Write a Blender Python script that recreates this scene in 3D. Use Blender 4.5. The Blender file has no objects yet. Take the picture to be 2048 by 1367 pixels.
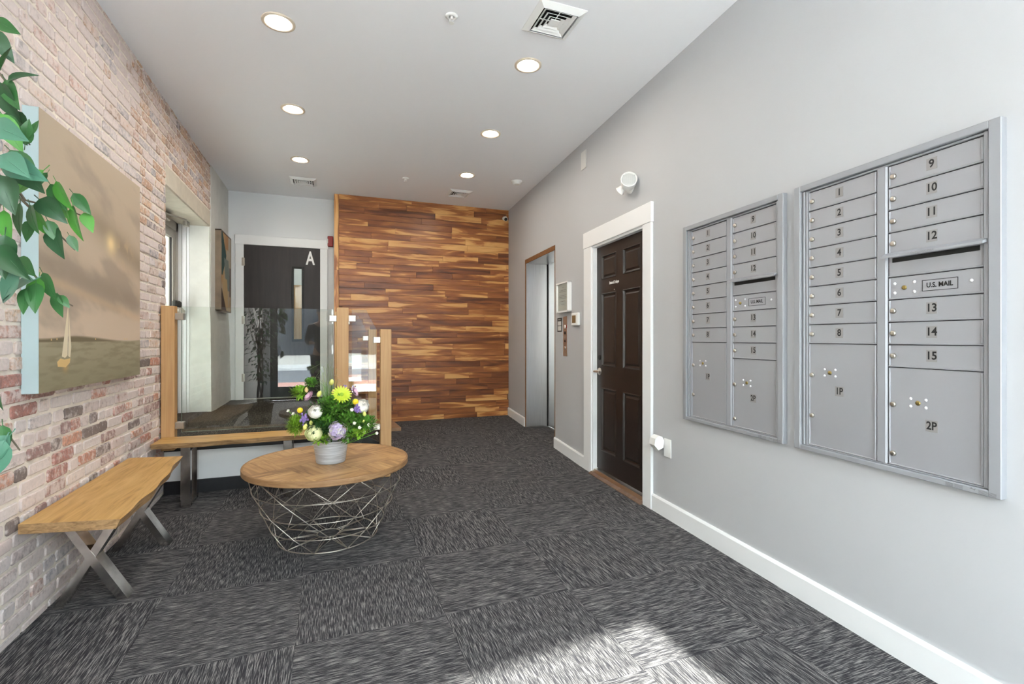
import bpy, bmesh, math, random
from mathutils import Vector, Matrix
random.seed(7)
PI = math.pi
C = bpy.context.scene.collection
S = bpy.context.scene

# ------------------------------------------------------------------ camera, world, sun, exposure
CAM_Z = 1.22
YAW = math.radians(20.6)
FPX = 975.0
cam_data = bpy.data.cameras.new('camera')
cam_data.sensor_width = 36.0
cam_data.lens = 36.0 * FPX / 2048.0
cam_data.shift_y = -7.5 / 2048.0
cam_data.clip_start = 0.05
cam = bpy.data.objects.new('camera', cam_data)
C.objects.link(cam)
cam.location = (0, 0, CAM_Z)
cam.rotation_euler = (PI / 2, 0, -YAW)
S.camera = cam

world = bpy.data.worlds.new('world'); S.world = world
world.use_nodes = True
wn = world.node_tree.nodes; wl = world.node_tree.links
bg = wn['Background']
bg.inputs[0].default_value = (0.84, 0.92, 1.0, 1)
bg.inputs[1].default_value = 12.5

sun_d = bpy.data.lights.new('sun', 'SUN'); sun_d.energy = 15.5; sun_d.angle = math.radians(1.0)
sun_d.color = (1.0, 0.97, 0.92)
sun = bpy.data.objects.new('sun', sun_d); C.objects.link(sun)
SUN_DIR = Vector((-0.08, 1.0, -0.814)).normalized()
sun.rotation_euler = SUN_DIR.to_track_quat('-Z', 'Y').to_euler()
sun.location = (0.3, -6, 6)

portal_d = bpy.data.lights.new('storefront_portal', 'AREA'); portal_d.shape = 'RECTANGLE'
portal_d.size = 2.7; portal_d.size_y = 2.85
portal_d.cycles.is_portal = True
portal = bpy.data.objects.new('storefront_portal', portal_d); C.objects.link(portal)
portal.location = (0.25, -1.62, 1.43); portal.rotation_euler = (PI / 2, 0, math.radians(5.7))

S.view_settings.view_transform = 'Standard'
S.view_settings.look = 'None'
S.view_settings.exposure = 1.27
S.view_settings.gamma = 1.0
S.view_settings.use_curve_mapping = False
LAMP = 88.0

# ------------------------------------------------------------------ geometry helpers
FW = (math.sin(YAW), math.cos(YAW)); RT = (math.cos(YAW), -math.sin(YAW))
def at(x, y, depth):
    """world point seen at photo pixel (x, y), `depth` metres in front of the camera"""
    u = (x - 1024) / FPX
    return Vector(((FW[0] + u * RT[0]) * depth, (FW[1] + u * RT[1]) * depth, CAM_Z - (y - 676) / FPX * depth))

def lin(c):
    return tuple((v / 12.92 if v <= 0.04045 else ((v + 0.055) / 1.055) ** 2.4) for v in (c[0] / 255, c[1] / 255, c[2] / 255))

class B:
    """collects shapes into one bmesh"""
    def __init__(s): s.m = bmesh.new(); s.mi = 0
    def _done(s, verts, M=None):
        if M is not None:
            for v in verts: v.co = M @ v.co
        return verts
    def poly(s, pts, faces, M=None, smooth=False):
        vs = [s.m.verts.new(p) for p in pts]
        for f in faces:
            try:
                fc = s.m.faces.new([vs[i] for i in f]); fc.material_index = s.mi; fc.smooth = smooth
            except ValueError: pass
        return s._done(vs, M)
    def box(s, x0, x1, y0, y1, z0, z1, M=None, bev=0.0):
        if x0 > x1: x0, x1 = x1, x0
        if y0 > y1: y0, y1 = y1, y0
        if z0 > z1: z0, z1 = z1, z0
        if bev > 0:
            b = min(bev, (x1 - x0) * .45, (y1 - y0) * .45, (z1 - z0) * .45)
            t = bmesh.new()
            vs = [t.verts.new((x, y, z)) for x in (x0, x1) for y in (y0, y1) for z in (z0, z1)]
            for f in ((0,1,3,2),(4,6,7,5),(0,4,5,1),(2,3,7,6),(0,2,6,4),(1,5,7,3)): t.faces.new([vs[i] for i in f])
            bmesh.ops.bevel(t, geom=list(t.edges), offset=b, segments=1, affect='EDGES', profile=.5)
            t.verts.index_update()
            pts = [v.co.copy() for v in t.verts]; fs = [[v.index for v in f.verts] for f in t.faces]
            t.free()
            return s.poly(pts, fs, M)
        pts = [(x, y, z) for x in (x0, x1) for y in (y0, y1) for z in (z0, z1)]
        return s.poly(pts, ((0,1,3,2),(4,6,7,5),(0,4,5,1),(2,3,7,6),(0,2,6,4),(1,5,7,3)), M)
    def lathe(s, prof, n=24, M=None, smooth=True, cap0=True, cap1=True, ex=1.0, ey=1.0):
        """prof: list of (r, z) around Z"""
        pts = []; fs = []
        for r, z in prof:
            for k in range(n):
                a = 2 * PI * k / n
                pts.append((r * math.cos(a) * ex, r * math.sin(a) * ey, z))
        for i in range(len(prof) - 1):
            for k in range(n):
                a = i * n + k; b = i * n + (k + 1) % n
                fs.append((a, b, b + n, a + n))
        vs = s.poly(pts, fs, None, smooth)
        if cap0:
            f = s.m.faces.new([vs[k] for k in range(n)][::-1]); f.material_index = s.mi
        if cap1:
            o = (len(prof) - 1) * n
            f = s.m.faces.new([vs[o + k] for k in range(n)]); f.material_index = s.mi
        return s._done(vs, M)
    def tube(s, path, r, n=6, closed=False, smooth=True, r2=None):
        P = [Vector(p) for p in path]; L = len(P); rings = []
        up = None
        for i in range(L):
            if closed: d = (P[(i + 1) % L] - P[i - 1])
            else: d = (P[min(i + 1, L - 1)] - P[max(i - 1, 0)])
            d.normalize()
            ref = Vector((0, 0, 1)) if abs(d.z) < .95 else Vector((1, 0, 0))
            a = d.cross(ref).normalized(); b = d.cross(a).normalized()
            rr = r if r2 is None else r + (r2 - r) * i / (L - 1)
            rings.append([s.m.verts.new(P[i] + a * (rr * math.cos(2 * PI * k / n)) + b * (rr * math.sin(2 * PI * k / n))) for k in range(n)])
        for i in range(L if closed else L - 1):
            A = rings[i]; Bq = rings[(i + 1) % L]
            for k in range(n):
                f = s.m.faces.new((A[k], A[(k + 1) % n], Bq[(k + 1) % n], Bq[k])); f.smooth = smooth; f.material_index = s.mi
        if not closed:
            for R_ in (rings[0][::-1], rings[-1]):
                f = s.m.faces.new(R_); f.material_index = s.mi
        return s
    def prism(s, outline, axis, a, b, M=None):
        """outline: 2D points; axis 'x','y','z' the extrusion axis"""
        n = len(outline); pts = []
        for t in (a, b):
            for (p, q) in outline:
                pts.append({'x': (t, p, q), 'y': (p, t, q), 'z': (p, q, t)}[axis])
        fs = [tuple(range(n))[::-1], tuple(range(n, 2 * n))] + [(i, (i + 1) % n, (i + 1) % n + n, i + n) for i in range(n)]
        return s.poly(pts, fs, M)
    def sphere(s, c, r, seg=10, rings=7, sc=(1, 1, 1), M=None):
        prof = []
        for i in range(rings + 1):
            a = -PI / 2 + PI * i / rings
            prof.append((max(r * math.cos(a), r * .02), r * math.sin(a)))
        T = Matrix.Translation(Vector(c)) @ Matrix.Diagonal((sc[0], sc[1], sc[2], 1))
        if M is not None: T = M @ T
        return s.lathe(prof, seg, T)
    def mesh(s, me, M=None):
        pts = [v.co.copy() for v in me.vertices]
        return s.poly(pts, [list(p.vertices) for p in me.polygons], M)
    def link(s, name, mats, parent=None, loc=None, rotz=0.0, recalc=True):
        if recalc: bmesh.ops.recalc_face_normals(s.m, faces=list(s.m.faces))
        me = bpy.data.meshes.new(name); s.m.to_mesh(me); s.m.free()
        if not isinstance(mats, (list, tuple)): mats = [mats]
        for m_ in mats: me.materials.append(m_)
        return put(name, me, parent, loc, rotz)

def put(name, me, parent=None, loc=None, rotz=0.0):
    o = bpy.data.objects.new(name, me); C.objects.link(o)
    if parent is not None: o.parent = parent
    if loc is not None: o.location = loc
    o.rotation_euler = (0, 0, rotz)
    return o

def tag(o, label, cat, group=None):
    o['label'] = label; o['category'] = cat
    if group: o['group'] = group
    return o
def structure(o, label):
    o['kind'] = 'structure'; o['label'] = label
    return o
def thing(name, label, cat, loc=(0, 0, 0), rotz=0.0, group=None):
    o = bpy.data.objects.new(name, None); C.objects.link(o)
    o.empty_display_size = .05
    o.location = loc; o.rotation_euler = (0, 0, rotz)
    return tag(o, label, cat, group)
def troot(name, label, loc=(0, 0, 0), rotz=0.0):
    o = bpy.data.objects.new(name, None); C.objects.link(o); o.empty_display_size = .05
    o.location = loc; o.rotation_euler = (0, 0, rotz)
    return structure(o, label)
def copy_tree(o, parent=None):
    c = o.copy(); C.objects.link(c)
    if parent is not None: c.parent = parent
    for ch in [x for x in bpy.data.objects if x.parent == o]: copy_tree(ch, c)
    return c

_txt = {}
def text_mesh(t, size=1.0, sx=1.0, bold=0.0, sp=1.0):
    k = (t, size, sx, bold, sp)
    if k in _txt: return _txt[k]
    cu = bpy.data.curves.new('lettering', 'FONT'); cu.body = t; cu.size = size
    cu.align_x = 'CENTER'; cu.align_y = 'CENTER'; cu.resolution_u = 3; cu.offset = bold; cu.space_character = sp
    ob = bpy.data.objects.new('lettering', cu); C.objects.link(ob)
    bpy.context.view_layer.update()
    me = bpy.data.meshes.new_from_object(ob)
    bpy.data.objects.remove(ob)
    for v in me.vertices: v.co.x *= sx
    _txt[k] = me
    return me
UPR = Matrix.Rotation(PI / 2, 4, 'X')      # text lying in XY -> standing, facing -Y

# ------------------------------------------------------------------ materials
def new_mat(name):
    m = bpy.data.materials.new(name); m.use_nodes = True
    nt = m.node_tree; return m, nt.nodes, nt.links, nt.nodes['Principled BSDF']
def mat(name, col, rough=.5, metal=0.0, noise=0.0, nscale=30.0, bump=0.0, bscale=60.0, spec=None, emit=None):
    m, N, L, P = new_mat(name)
    c = lin(col)
    P.inputs['Base Color'].default_value = (*c, 1); P.inputs['Roughness'].default_value = rough; P.inputs['Metallic'].default_value = metal
    if spec is not None: P.inputs['Specular IOR Level'].default_value = spec
    if noise or bump:
        tc = N.new('ShaderNodeTexCoord')
    if noise:
        n = N.new('ShaderNodeTexNoise'); n.inputs['Scale'].default_value = nscale; n.inputs['Detail'].default_value = 4
        L.new(tc.outputs['Object'], n.inputs['Vector'])
        r = N.new('ShaderNodeValToRGB'); r.color_ramp.elements[0].position = .3; r.color_ramp.elements[1].position = .7
        r.color_ramp.elements[0].color = (*[v * (1 - noise) for v in c], 1); r.color_ramp.elements[1].color = (*[min(1, v * (1 + noise)) for v in c], 1)
        L.new(n.outputs[0], r.inputs[0]); L.new(r.outputs[0], P.inputs['Base Color'])
    if bump:
        n2 = N.new('ShaderNodeTexNoise'); n2.inputs['Scale'].default_value = bscale; n2.inputs['Detail'].default_value = 4
        L.new(tc.outputs['Object'], n2.inputs['Vector'])
        b = N.new('ShaderNodeBump'); b.inputs['Strength'].default_value = bump; b.inputs['Distance'].default_value = .004
        L.new(n2.outputs[0], b.inputs['Height']); L.new(b.outputs[0], P.inputs['Normal'])
    if emit:
        P.inputs['Emission Color'].default_value = (*lin(emit[0]), 1); P.inputs['Emission Strength'].default_value = emit[1]
    return m

def grain_mat(name, stops, scale=(1, 1, 1), nsc=6.0, rough=.45, distort=1.2, rnd=True, bump=.15, coords='Object', metal=0.0, detail=6, tone=.25):
    """wood / streaks: stretched noise into a ramp. stops: [(pos, rgb255), ...]"""
    m, N, L, P = new_mat(name)
    tc = N.new('ShaderNodeTexCoord'); mp = N.new('ShaderNodeMapping'); mp.inputs['Scale'].default_value = scale
    L.new(tc.outputs[coords], mp.inputs['Vector'])
    vec = mp.outputs[0]
    oi = N.new('ShaderNodeObjectInfo')
    if rnd:
        mul = N.new('ShaderNodeMath'); mul.operation = 'MULTIPLY'; mul.inputs[1].default_value = 57.0
        L.new(oi.outputs['Random'], mul.inputs[0])
        ad = N.new('ShaderNodeVectorMath'); ad.operation = 'ADD'
        L.new(vec, ad.inputs[0]); L.new(mul.outputs[0], ad.inputs[1]); vec = ad.outputs[0]
    n = N.new('ShaderNodeTexNoise'); n.inputs['Scale'].default_value = nsc; n.inputs['Detail'].default_value = detail
    n.inputs['Distortion'].default_value = distort
    L.new(vec, n.inputs['Vector'])
    fac = n.outputs[0]
    if rnd and tone:
        mr = N.new('ShaderNodeMapRange'); mr.inputs['To Min'].default_value = -tone / 2; mr.inputs['To Max'].default_value = tone / 2
        f2 = N.new('ShaderNodeMath'); f2.operation = 'MULTIPLY'; f2.inputs[1].default_value = 7.31
        f3 = N.new('ShaderNodeMath'); f3.operation = 'FRACT'
        L.new(oi.outputs['Random'], f2.inputs[0]); L.new(f2.outputs[0], f3.inputs[0]); L.new(f3.outputs[0], mr.inputs['Value'])
        ad2 = N.new('ShaderNodeMath'); ad2.operation = 'ADD'; L.new(fac, ad2.inputs[0]); L.new(mr.outputs[0], ad2.inputs[1]); fac = ad2.outputs[0]
    r = N.new('ShaderNodeValToRGB')
    els = r.color_ramp.elements
    while len(els) < len(stops): els.new(.5)
    for e, (p, c) in zip(els, stops): e.position = p; e.color = (*lin(c), 1)
    L.new(fac, r.inputs[0]); L.new(r.outputs[0], P.inputs['Base Color'])
    P.inputs['Roughness'].default_value = rough; P.inputs['Metallic'].default_value = metal
    if bump:
        b = N.new('ShaderNodeBump'); b.inputs['Strength'].default_value = bump; b.inputs['Distance'].default_value = .003
        L.new(n.outputs[0], b.inputs['Height']); L.new(b.outputs[0], P.inputs['Normal'])
    return m

def glass_mat(name, tint=(235, 245, 240), refl=1.0):
    m = bpy.data.materials.new(name); m.use_nodes = True
    N = m.node_tree.nodes; L = m.node_tree.links; N.clear()
    o = N.new('ShaderNodeOutputMaterial'); mx = N.new('ShaderNodeMixShader')
    tr = N.new('ShaderNodeBsdfTransparent'); tr.inputs[0].default_value = (*lin(tint), 1)
    gl = N.new('ShaderNodeBsdfGlossy'); gl.inputs['Roughness'].default_value = 0.0
    fr = N.new('ShaderNodeFresnel'); fr.inputs[0].default_value = 1.52
    mu = N.new('ShaderNodeMath'); mu.operation = 'MULTIPLY'; mu.inputs[1].default_value = refl
    ge = N.new('ShaderNodeNewGeometry'); inv = N.new('ShaderNodeMath'); inv.operation = 'SUBTRACT'; inv.inputs[0].default_value = 1.0
    L.new(ge.outputs['Backfacing'], inv.inputs[1]); m2 = N.new('ShaderNodeMath'); m2.operation = 'MULTIPLY'; m2.use_clamp = True
    L.new(fr.outputs[0], mu.inputs[0]); L.new(mu.outputs[0], m2.inputs[0]); L.new(inv.outputs[0], m2.inputs[1]); L.new(m2.outputs[0], mx.inputs[0])
    L.new(tr.outputs[0], mx.inputs[1]); L.new(gl.outputs[0], mx.inputs[2]); L.new(mx.outputs[0], o.inputs[0])
    return m

def attr_mat(name, rough=.7, attr='Col', bump=0.0):
    m, N, L, P = new_mat(name)
    a = N.new('ShaderNodeAttribute'); a.attribute_name = attr
    L.new(a.outputs['Color'], P.inputs['Base Color']); P.inputs['Roughness'].default_value = rough
    if bump:
        tc = N.new('ShaderNodeTexCoord'); n2 = N.new('ShaderNodeTexNoise'); n2.inputs['Scale'].default_value = 300
        L.new(tc.outputs['Object'], n2.inputs['Vector'])
        b = N.new('ShaderNodeBump'); b.inputs['Strength'].default_value = bump; b.inputs['Distance'].default_value = .002
        L.new(n2.outputs[0], b.inputs['Height']); L.new(b.outputs[0], P.inputs['Normal'])
    return m

M_wall = mat('light_grey_wall_paint', (187, 188, 191), .6, noise=.012, nscale=2.0, bump=.06, bscale=90)
M_wall_b = mat('cool_grey_wall_paint', (224, 226, 228), .6, bump=.05, bscale=90)
M_ceil = mat('ceiling_paint', (244, 245, 248), .8, bump=.04, bscale=60)
M_trim = mat('white_trim_paint', (236, 237, 238), .35)
M_plaster = mat('painted_plaster', (212, 212, 207), .7, noise=.05, nscale=9, bump=.5, bscale=14)
M_lintel = mat('plaster_lintel', (206, 198, 182), .8, noise=.06, nscale=14, bump=.4, bscale=30)
M_black = mat('black_paint', (30, 30, 34), .45, noise=.2, nscale=40)
M_blackdoor = mat('dark_brown_door_paint', (38, 29, 25), .38, bump=.12, bscale=35)
M_doorA = grain_mat('dark_door_stain', [(.3, (28, 20, 21)), (.7, (42, 32, 32))], (8, 8, .6), 4, .5, .3, rnd=False, bump=.05)
M_steel = grain_mat('brushed_steel', [(.3, (208, 209, 210)), (.7, (228, 229, 229))], (60, 60, .6), 6, .30, 0, rnd=False, bump=.03, metal=1.0)
M_chrome = mat('chrome', (200, 202, 206), .12, 1.0)
M_chromew = mat('worn_chrome', (206, 202, 198), .16, 1.0, noise=.25, nscale=12)
M_nickel = mat('satin_nickel', (196, 190, 180), .28, 1.0)
M_brass = mat('worn_brass', (168, 150, 96), .35, 1.0)
M_alu = mat('silver_powder_coat', (162, 163, 168), .42, .25, bump=.05, bscale=400)
M_aluF = mat('silver_frame_extrusion', (156, 158, 163), .5, .2)
M_aluD = mat('aluminium_door_frame', (168, 162, 152), .4, .5)
M_plate = mat('grey_number_plate', (148, 146, 144), .5)
M_ink = mat('black_ink', (22, 22, 22), .6)
M_inkgrey = mat('grey_print', (120, 121, 122), .6)
M_white = mat('white_plastic', (238, 238, 236), .35)
M_whited = mat('off_white_plastic', (214, 213, 210), .45)
M_dark = mat('dark_void', (14, 14, 15), .8)
M_rivet = mat('white_rivet', (228, 229, 231), .4, .2)
M_red = mat('red_plastic', (150, 22, 24), .35)
M_oakpost = grain_mat('oak_veneer', [(.3, (190, 147, 98)), (.7, (208, 168, 118))], (14, 14, .5), 5, .5, .3, rnd=True, bump=.06, tone=.1)
M_bench = grain_mat('golden_bench_wood', [(.22, (150, 108, 56)), (.45, (196, 152, 88)), (.75, (216, 176, 112))], (1.0, 9, 9), 3.0, .42, 1.4, rnd=True, bump=.1, tone=.05)
M_benchedge = grain_mat('raw_bench_edge', [(.3, (130, 98, 62)), (.7, (190, 152, 108))], (2, 6, 14), 5, .6, 1.0, rnd=False, bump=.3)
M_acacia = grain_mat('acacia_plank', [(.20, (88, 50, 32)), (.36, (124, 72, 42)), (.50, (154, 94, 50)), (.59, (178, 114, 62)), (.635, (212, 156, 92)), (.8, (226, 176, 112))],
                     (1.0, 1, 8.5), 1.25, .36, 1.3, rnd=True, bump=.06, tone=.30, detail=4)
M_tabletop = grain_mat('reclaimed_table_wood', [(.2, (128, 92, 58)), (.45, (170, 130, 86)), (.65, (190, 150, 102)), (.85, (206, 170, 122))], (2, 16, 4), 2.4, .5, .9, rnd=True, bump=.2, tone=.22)
M_tableband = grain_mat('table_edge_band', [(.3, (132, 96, 62)), (.7, (166, 128, 88))], (3, 3, 20), 4, .55, .5, rnd=False, bump=.2)
M_wire = mat('antique_wire', (196, 188, 178), .34, .9, noise=.25, nscale=20)
M_galv = grain_mat('galvanised_metal', [(.3, (160, 164, 170)), (.7, (216, 219, 224))], (2, 2, 60), 4, .4, .4, rnd=False, bump=.15, metal=.35)
M_glass = glass_mat('clear_glass', (248, 251, 249), 2.0)
M_glass2 = glass_mat('storefront_glass', (244, 247, 246), 1.0)
M_glassedge = mat('green_glass_edge', (150, 176, 164), .15)
M_lampglow = mat('lamp_diffuser', (255, 250, 240), .5, emit=((255, 244, 228), LAMP))
M_lamptrim = mat('lamp_trim', (222, 208, 188), .5)
M_lampinner = mat('lamp_baffle', (246, 240, 230), .5)
M_soil = mat('soil', (48, 38, 30), .9, noise=.3)
M_bark = mat('twisted_bark', (104, 92, 78), .8, noise=.3, nscale=40, bump=.5)
M_twig = mat('twig', (110, 98, 82), .7, noise=.2)
M_brown = mat('raw_wood_edge', (126, 86, 50), .6, noise=.2, nscale=20)
M_tan = grain_mat('tan_board', [(.3, (150, 116, 88)), (.7, (172, 138, 108))], (3, 12, 3), 4, .6, .5, rnd=False, bump=.1)
M_mortar = None

def carpet(name, dark, mid, light):
    m, N, L, P = new_mat(name)
    tc = N.new('ShaderNodeTexCoord'); oi = N.new('ShaderNodeObjectInfo')
    mul = N.new('ShaderNodeMath'); mul.operation = 'MULTIPLY'; mul.inputs[1].default_value = 91.0
    L.new(oi.outputs['Random'], mul.inputs[0])
    mp = N.new('ShaderNodeMapping'); mp.inputs['Scale'].default_value = (240, 10, 10)
    L.new(tc.outputs['Object'], mp.inputs['Vector'])
    ad = N.new('ShaderNodeVectorMath'); ad.operation = 'ADD'; L.new(mp.outputs[0], ad.inputs[0]); L.new(mul.outputs[0], ad.inputs[1])
    n = N.new('ShaderNodeTexNoise'); n.inputs['Scale'].default_value = 1.5; n.inputs['Detail'].default_value = 2.5; n.inputs['Distortion'].default_value = .12
    n.inputs['Roughness'].default_value = .65
    L.new(ad.outputs[0], n.inputs['Vector'])
    r = N.new('ShaderNodeValToRGB'); e = r.color_ramp.elements
    e[0].position = .40; e[0].color = (*lin(dark), 1); e[1].position = .63; e[1].color = (*lin(light), 1)
    x = e.new(.52); x.color = (*lin(mid), 1)
    L.new(n.outputs[0], r.inputs[0])
    # fine tufting speckle
    n3 = N.new('ShaderNodeTexNoise'); n3.inputs['Scale'].default_value = 420; n3.inputs['Detail'].default_value = 2
    L.new(tc.outputs['Object'], n3.inputs['Vector'])
    mr = N.new('ShaderNodeMapRange'); mr.inputs['From Min'].default_value = .3; mr.inputs['From Max'].default_value = .7; mr.inputs['To Min'].default_value = .7; mr.inputs['To Max'].default_value = 1.25
    L.new(n3.outputs[0], mr.inputs['Value'])
    mx = N.new('ShaderNodeVectorMath'); mx.operation = 'SCALE'; L.new(r.outputs[0], mx.inputs[0]); L.new(mr.outputs[0], mx.inputs['Scale'])
    L.new(mx.outputs[0], P.inputs['Base Color']); P.inputs['Roughness'].default_value = .95; P.inputs['Specular IOR Level'].default_value = .1
    b = N.new('ShaderNodeBump'); b.inputs['Strength'].default_value = .6; b.inputs['Distance'].default_value = .004
    L.new(n.outputs[0], b.inputs['Height']); L.new(b.outputs[0], P.inputs['Normal'])
    return m
M_carpet = carpet('streaked_carpet', (47, 46, 50), (76, 75, 77), (142, 139, 137))
M_carpetD = carpet('dark_landing_carpet', (34, 30, 28), (58, 53, 48), (96, 90, 82))

def brick_mats():
    m, N, L, P = new_mat('whitewashed_brick')
    a = N.new('ShaderNodeAttribute'); a.attribute_name = 'Col'
    tc = N.new('ShaderNodeTexCoord')
    geo = N.new('ShaderNodeNewGeometry')
    n = N.new('ShaderNodeTexNoise'); n.inputs['Scale'].default_value = 26; n.inputs['Detail'].default_value = 7; n.inputs['Roughness'].default_value = .68
    L.new(geo.outputs['Position'], n.inputs['Vector'])
    # wash mask = smoothstep(noise vs 1-alpha)
    sub = N.new('ShaderNodeMath'); sub.operation = 'SUBTRACT'; sub.inputs[0].default_value = 1.0; L.new(a.outputs['Alpha'], sub.inputs[1])
    mr = N.new('ShaderNodeMapRange'); mr.inputs['From Min'].default_value = 0.0; mr.inputs['From Max'].default_value = 1.0
    mr.inputs['To Min'].default_value = .30; mr.inputs['To Max'].default_value = .66
    L.new(sub.outputs[0], mr.inputs['Value'])
    df = N.new('ShaderNodeMath'); df.operation = 'SUBTRACT'; L.new(n.outputs[0], df.inputs[0]); L.new(mr.outputs[0], df.inputs[1])
    sm = N.new('ShaderNodeMapRange'); sm.inputs['From Min'].default_value = -.07; sm.inputs['From Max'].default_value = .07
    sm.inputs['To Min'].default_value = .20; sm.inputs['To Max'].default_value = .76
    L.new(df.outputs[0], sm.inputs['Value'])
    # brick body variation
    n2 = N.new('ShaderNodeTexNoise'); n2.inputs['Scale'].default_value = 70; n2.inputs['Detail'].default_value = 5
    L.new(geo.outputs['Position'], n2.inputs['Vector'])
    mv = N.new('ShaderNodeMapRange'); mv.inputs['From Min'].default_value = .3; mv.inputs['From Max'].default_value = .7; mv.inputs['To Min'].default_value = .6; mv.inputs['To Max'].default_value = 1.4
    L.new(n2.outputs[0], mv.inputs['Value'])
    sc = N.new('ShaderNodeVectorMath'); sc.operation = 'SCALE'; L.new(a.outputs['Color'], sc.inputs[0]); L.new(mv.outputs[0], sc.inputs['Scale'])
    mix = N.new('ShaderNodeMixRGB'); L.new(sm.outputs[0], mix.inputs[0]); L.new(sc.outputs[0], mix.inputs[1]); mix.inputs[2].default_value = (*lin((232, 220, 216)), 1)
    L.new(mix.outputs[0], P.inputs['Base Color']); P.inputs['Roughness'].default_value = .85
    b = N.new('ShaderNodeBump'); b.inputs['Strength'].default_value = .5; b.inputs['Distance'].default_value = .005
    L.new(n2.outputs[0], b.inputs['Height']); L.new(b.outputs[0], P.inputs['Normal'])
    return m
M_brick = brick_mats()
M_mortar = mat('lime_mortar', (236, 226, 214), .9, noise=.10, nscale=18, bump=.8, bscale=45)

# ------------------------------------------------------------------ dimensions
H = 3.08                      # ceiling
XL = -1.19                    # left wall face
YB = 7.0                      # rear wall with the dark door
YW = 6.67                     # wooden wall face
PZ = 0.44                     # landing height
K = 0.0755
def RX(y): return 2.106 + K * (y - 2.074)
RWANG = math.atan2(-1, -K)
def RW(y, z=0.0, off=0.0):    # point on right wall
    n = Vector((-1, K, 0)).normalized()
    return Vector((RX(y), y, z)) + n * off
RWM = Matrix.Translation((RX(0), 0, 0)) @ Matrix.Rotation(RWANG, 4, 'Z')   # local x runs towards the camera, -y into the room
def rl(y): return -y * math.sqrt(1 + K * K)   # local x on RWM
def fz(y):                    # floor height (gentle ramp to the rear)
    return 0.0 if y < 4.1 else min(.105, (y - 4.1) * .04)

# ------------------------------------------------------------------ floor with carpet tiles
fl = B()
for (ya, yb) in ((-1.9, 4.1), (4.1, 7.2)):
    za, zb = fz(ya) - .012, fz(yb) - .012
    fl.poly([(-1.9, ya, za), (3.1, ya, za), (3.1, yb, zb), (-1.9, yb, zb), (-1.9, ya, za - .15), (3.1, ya, za - .15), (3.1, yb, zb - .15), (-1.9, yb, zb - .15)],
            [(0, 1, 2, 3), (4, 7, 6, 5), (0, 4, 5, 1), (1, 5, 6, 2), (2, 6, 7, 3), (3, 7, 4, 0)])
floor = structure(fl.link('floor', M_carpetD), 'dark grey carpet tile floor of the lobby')
T = .608
def tile_mesh(x0, x1, y0, y1, cx, cy):
    """tile clipped to the room; origin at its centre; local coords"""
    b = B()
    e = .0015
    pts = []
    for (x, y) in ((x0, y0), (x1, y0), (x1, y1), (x0, y1)):
        pts.append((x, y))
    def inner(p, q): return (p + (cx - p) * .004, q + (cy - q) * .004)
    V = []
    for (x, y) in pts: V.append((x - cx, y - cy, fz(y) - .012))
    for (x, y) in pts: V.append((x - cx, y - cy, fz(y) - .002))
    for (x, y) in pts:
        xx, yy = inner(x, y); V.append((xx - cx, yy - cy, fz(y)))
    b.poly(V, [(0, 1, 5, 4), (1, 2, 6, 5), (2, 3, 7, 6), (3, 0, 4, 7), (4, 5, 9, 8), (5, 6, 10, 9), (6, 7, 11, 10), (7, 4, 8, 11), (8, 9, 10, 11)])
    return b
x_line0 = -.125    # a column boundary near the photo's tile A
x_cols = []
k0 = -3
cols = []
for i in range(-2, 6):
    cols.append((x_line0 + i * T, x_line0 + (i + 1) * T, i))
yoff = {0: 2.215}
for (xa, xb, i) in cols:
    y0 = 2.118 - 7 * T
    j = 1
    y = y0
    while y < 6.9:
        x0, x1 = max(xa, XL - .02), xb
        ya, yb = y, y + T
        xr = RX(yb) + .02
        if 4.75 < yb < 6.2: xr = 2.95
        x1 = min(x1, xr)
        if ya < 4.1 < yb: parts = [(ya, 4.1), (4.1, yb)]
        else: parts = [(ya, yb)]
        for (pa, pb) in parts:
            pa = max(pa, -1.75); pb = min(pb, 6.69)
            if xa < .1 and pb > 4.47: pb = min(pb, 4.47)
            if pb - pa > .04 and x1 - x0 > .03:
                cx, cy = (x0 + x1) / 2, (pa + pb) / 2
                bb = tile_mesh(x0, x1, pa, pb, cx, cy)
                if (i + j) % 2 == 1:    # quarter turned tile: rotate coords so that streaks run along X
                    for v in bb.m.verts: v.co = Vector((v.co.y, -v.co.x, v.co.z))
                    o = bb.link('carpet_tile', M_carpet, floor, (cx, cy, 0), PI / 2)
                else:
                    o = bb.link('carpet_tile', M_carpet, floor, (cx, cy, 0), 0)
        y += T; j += 1

# ------------------------------------------------------------------ ceiling
cb = B(); cb.box(-1.9, 3.1, -1.95, 7.3, H, H + .15)
ceiling = structure(cb.link('ceiling', M_ceil), 'smooth painted off-white ceiling')

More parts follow.
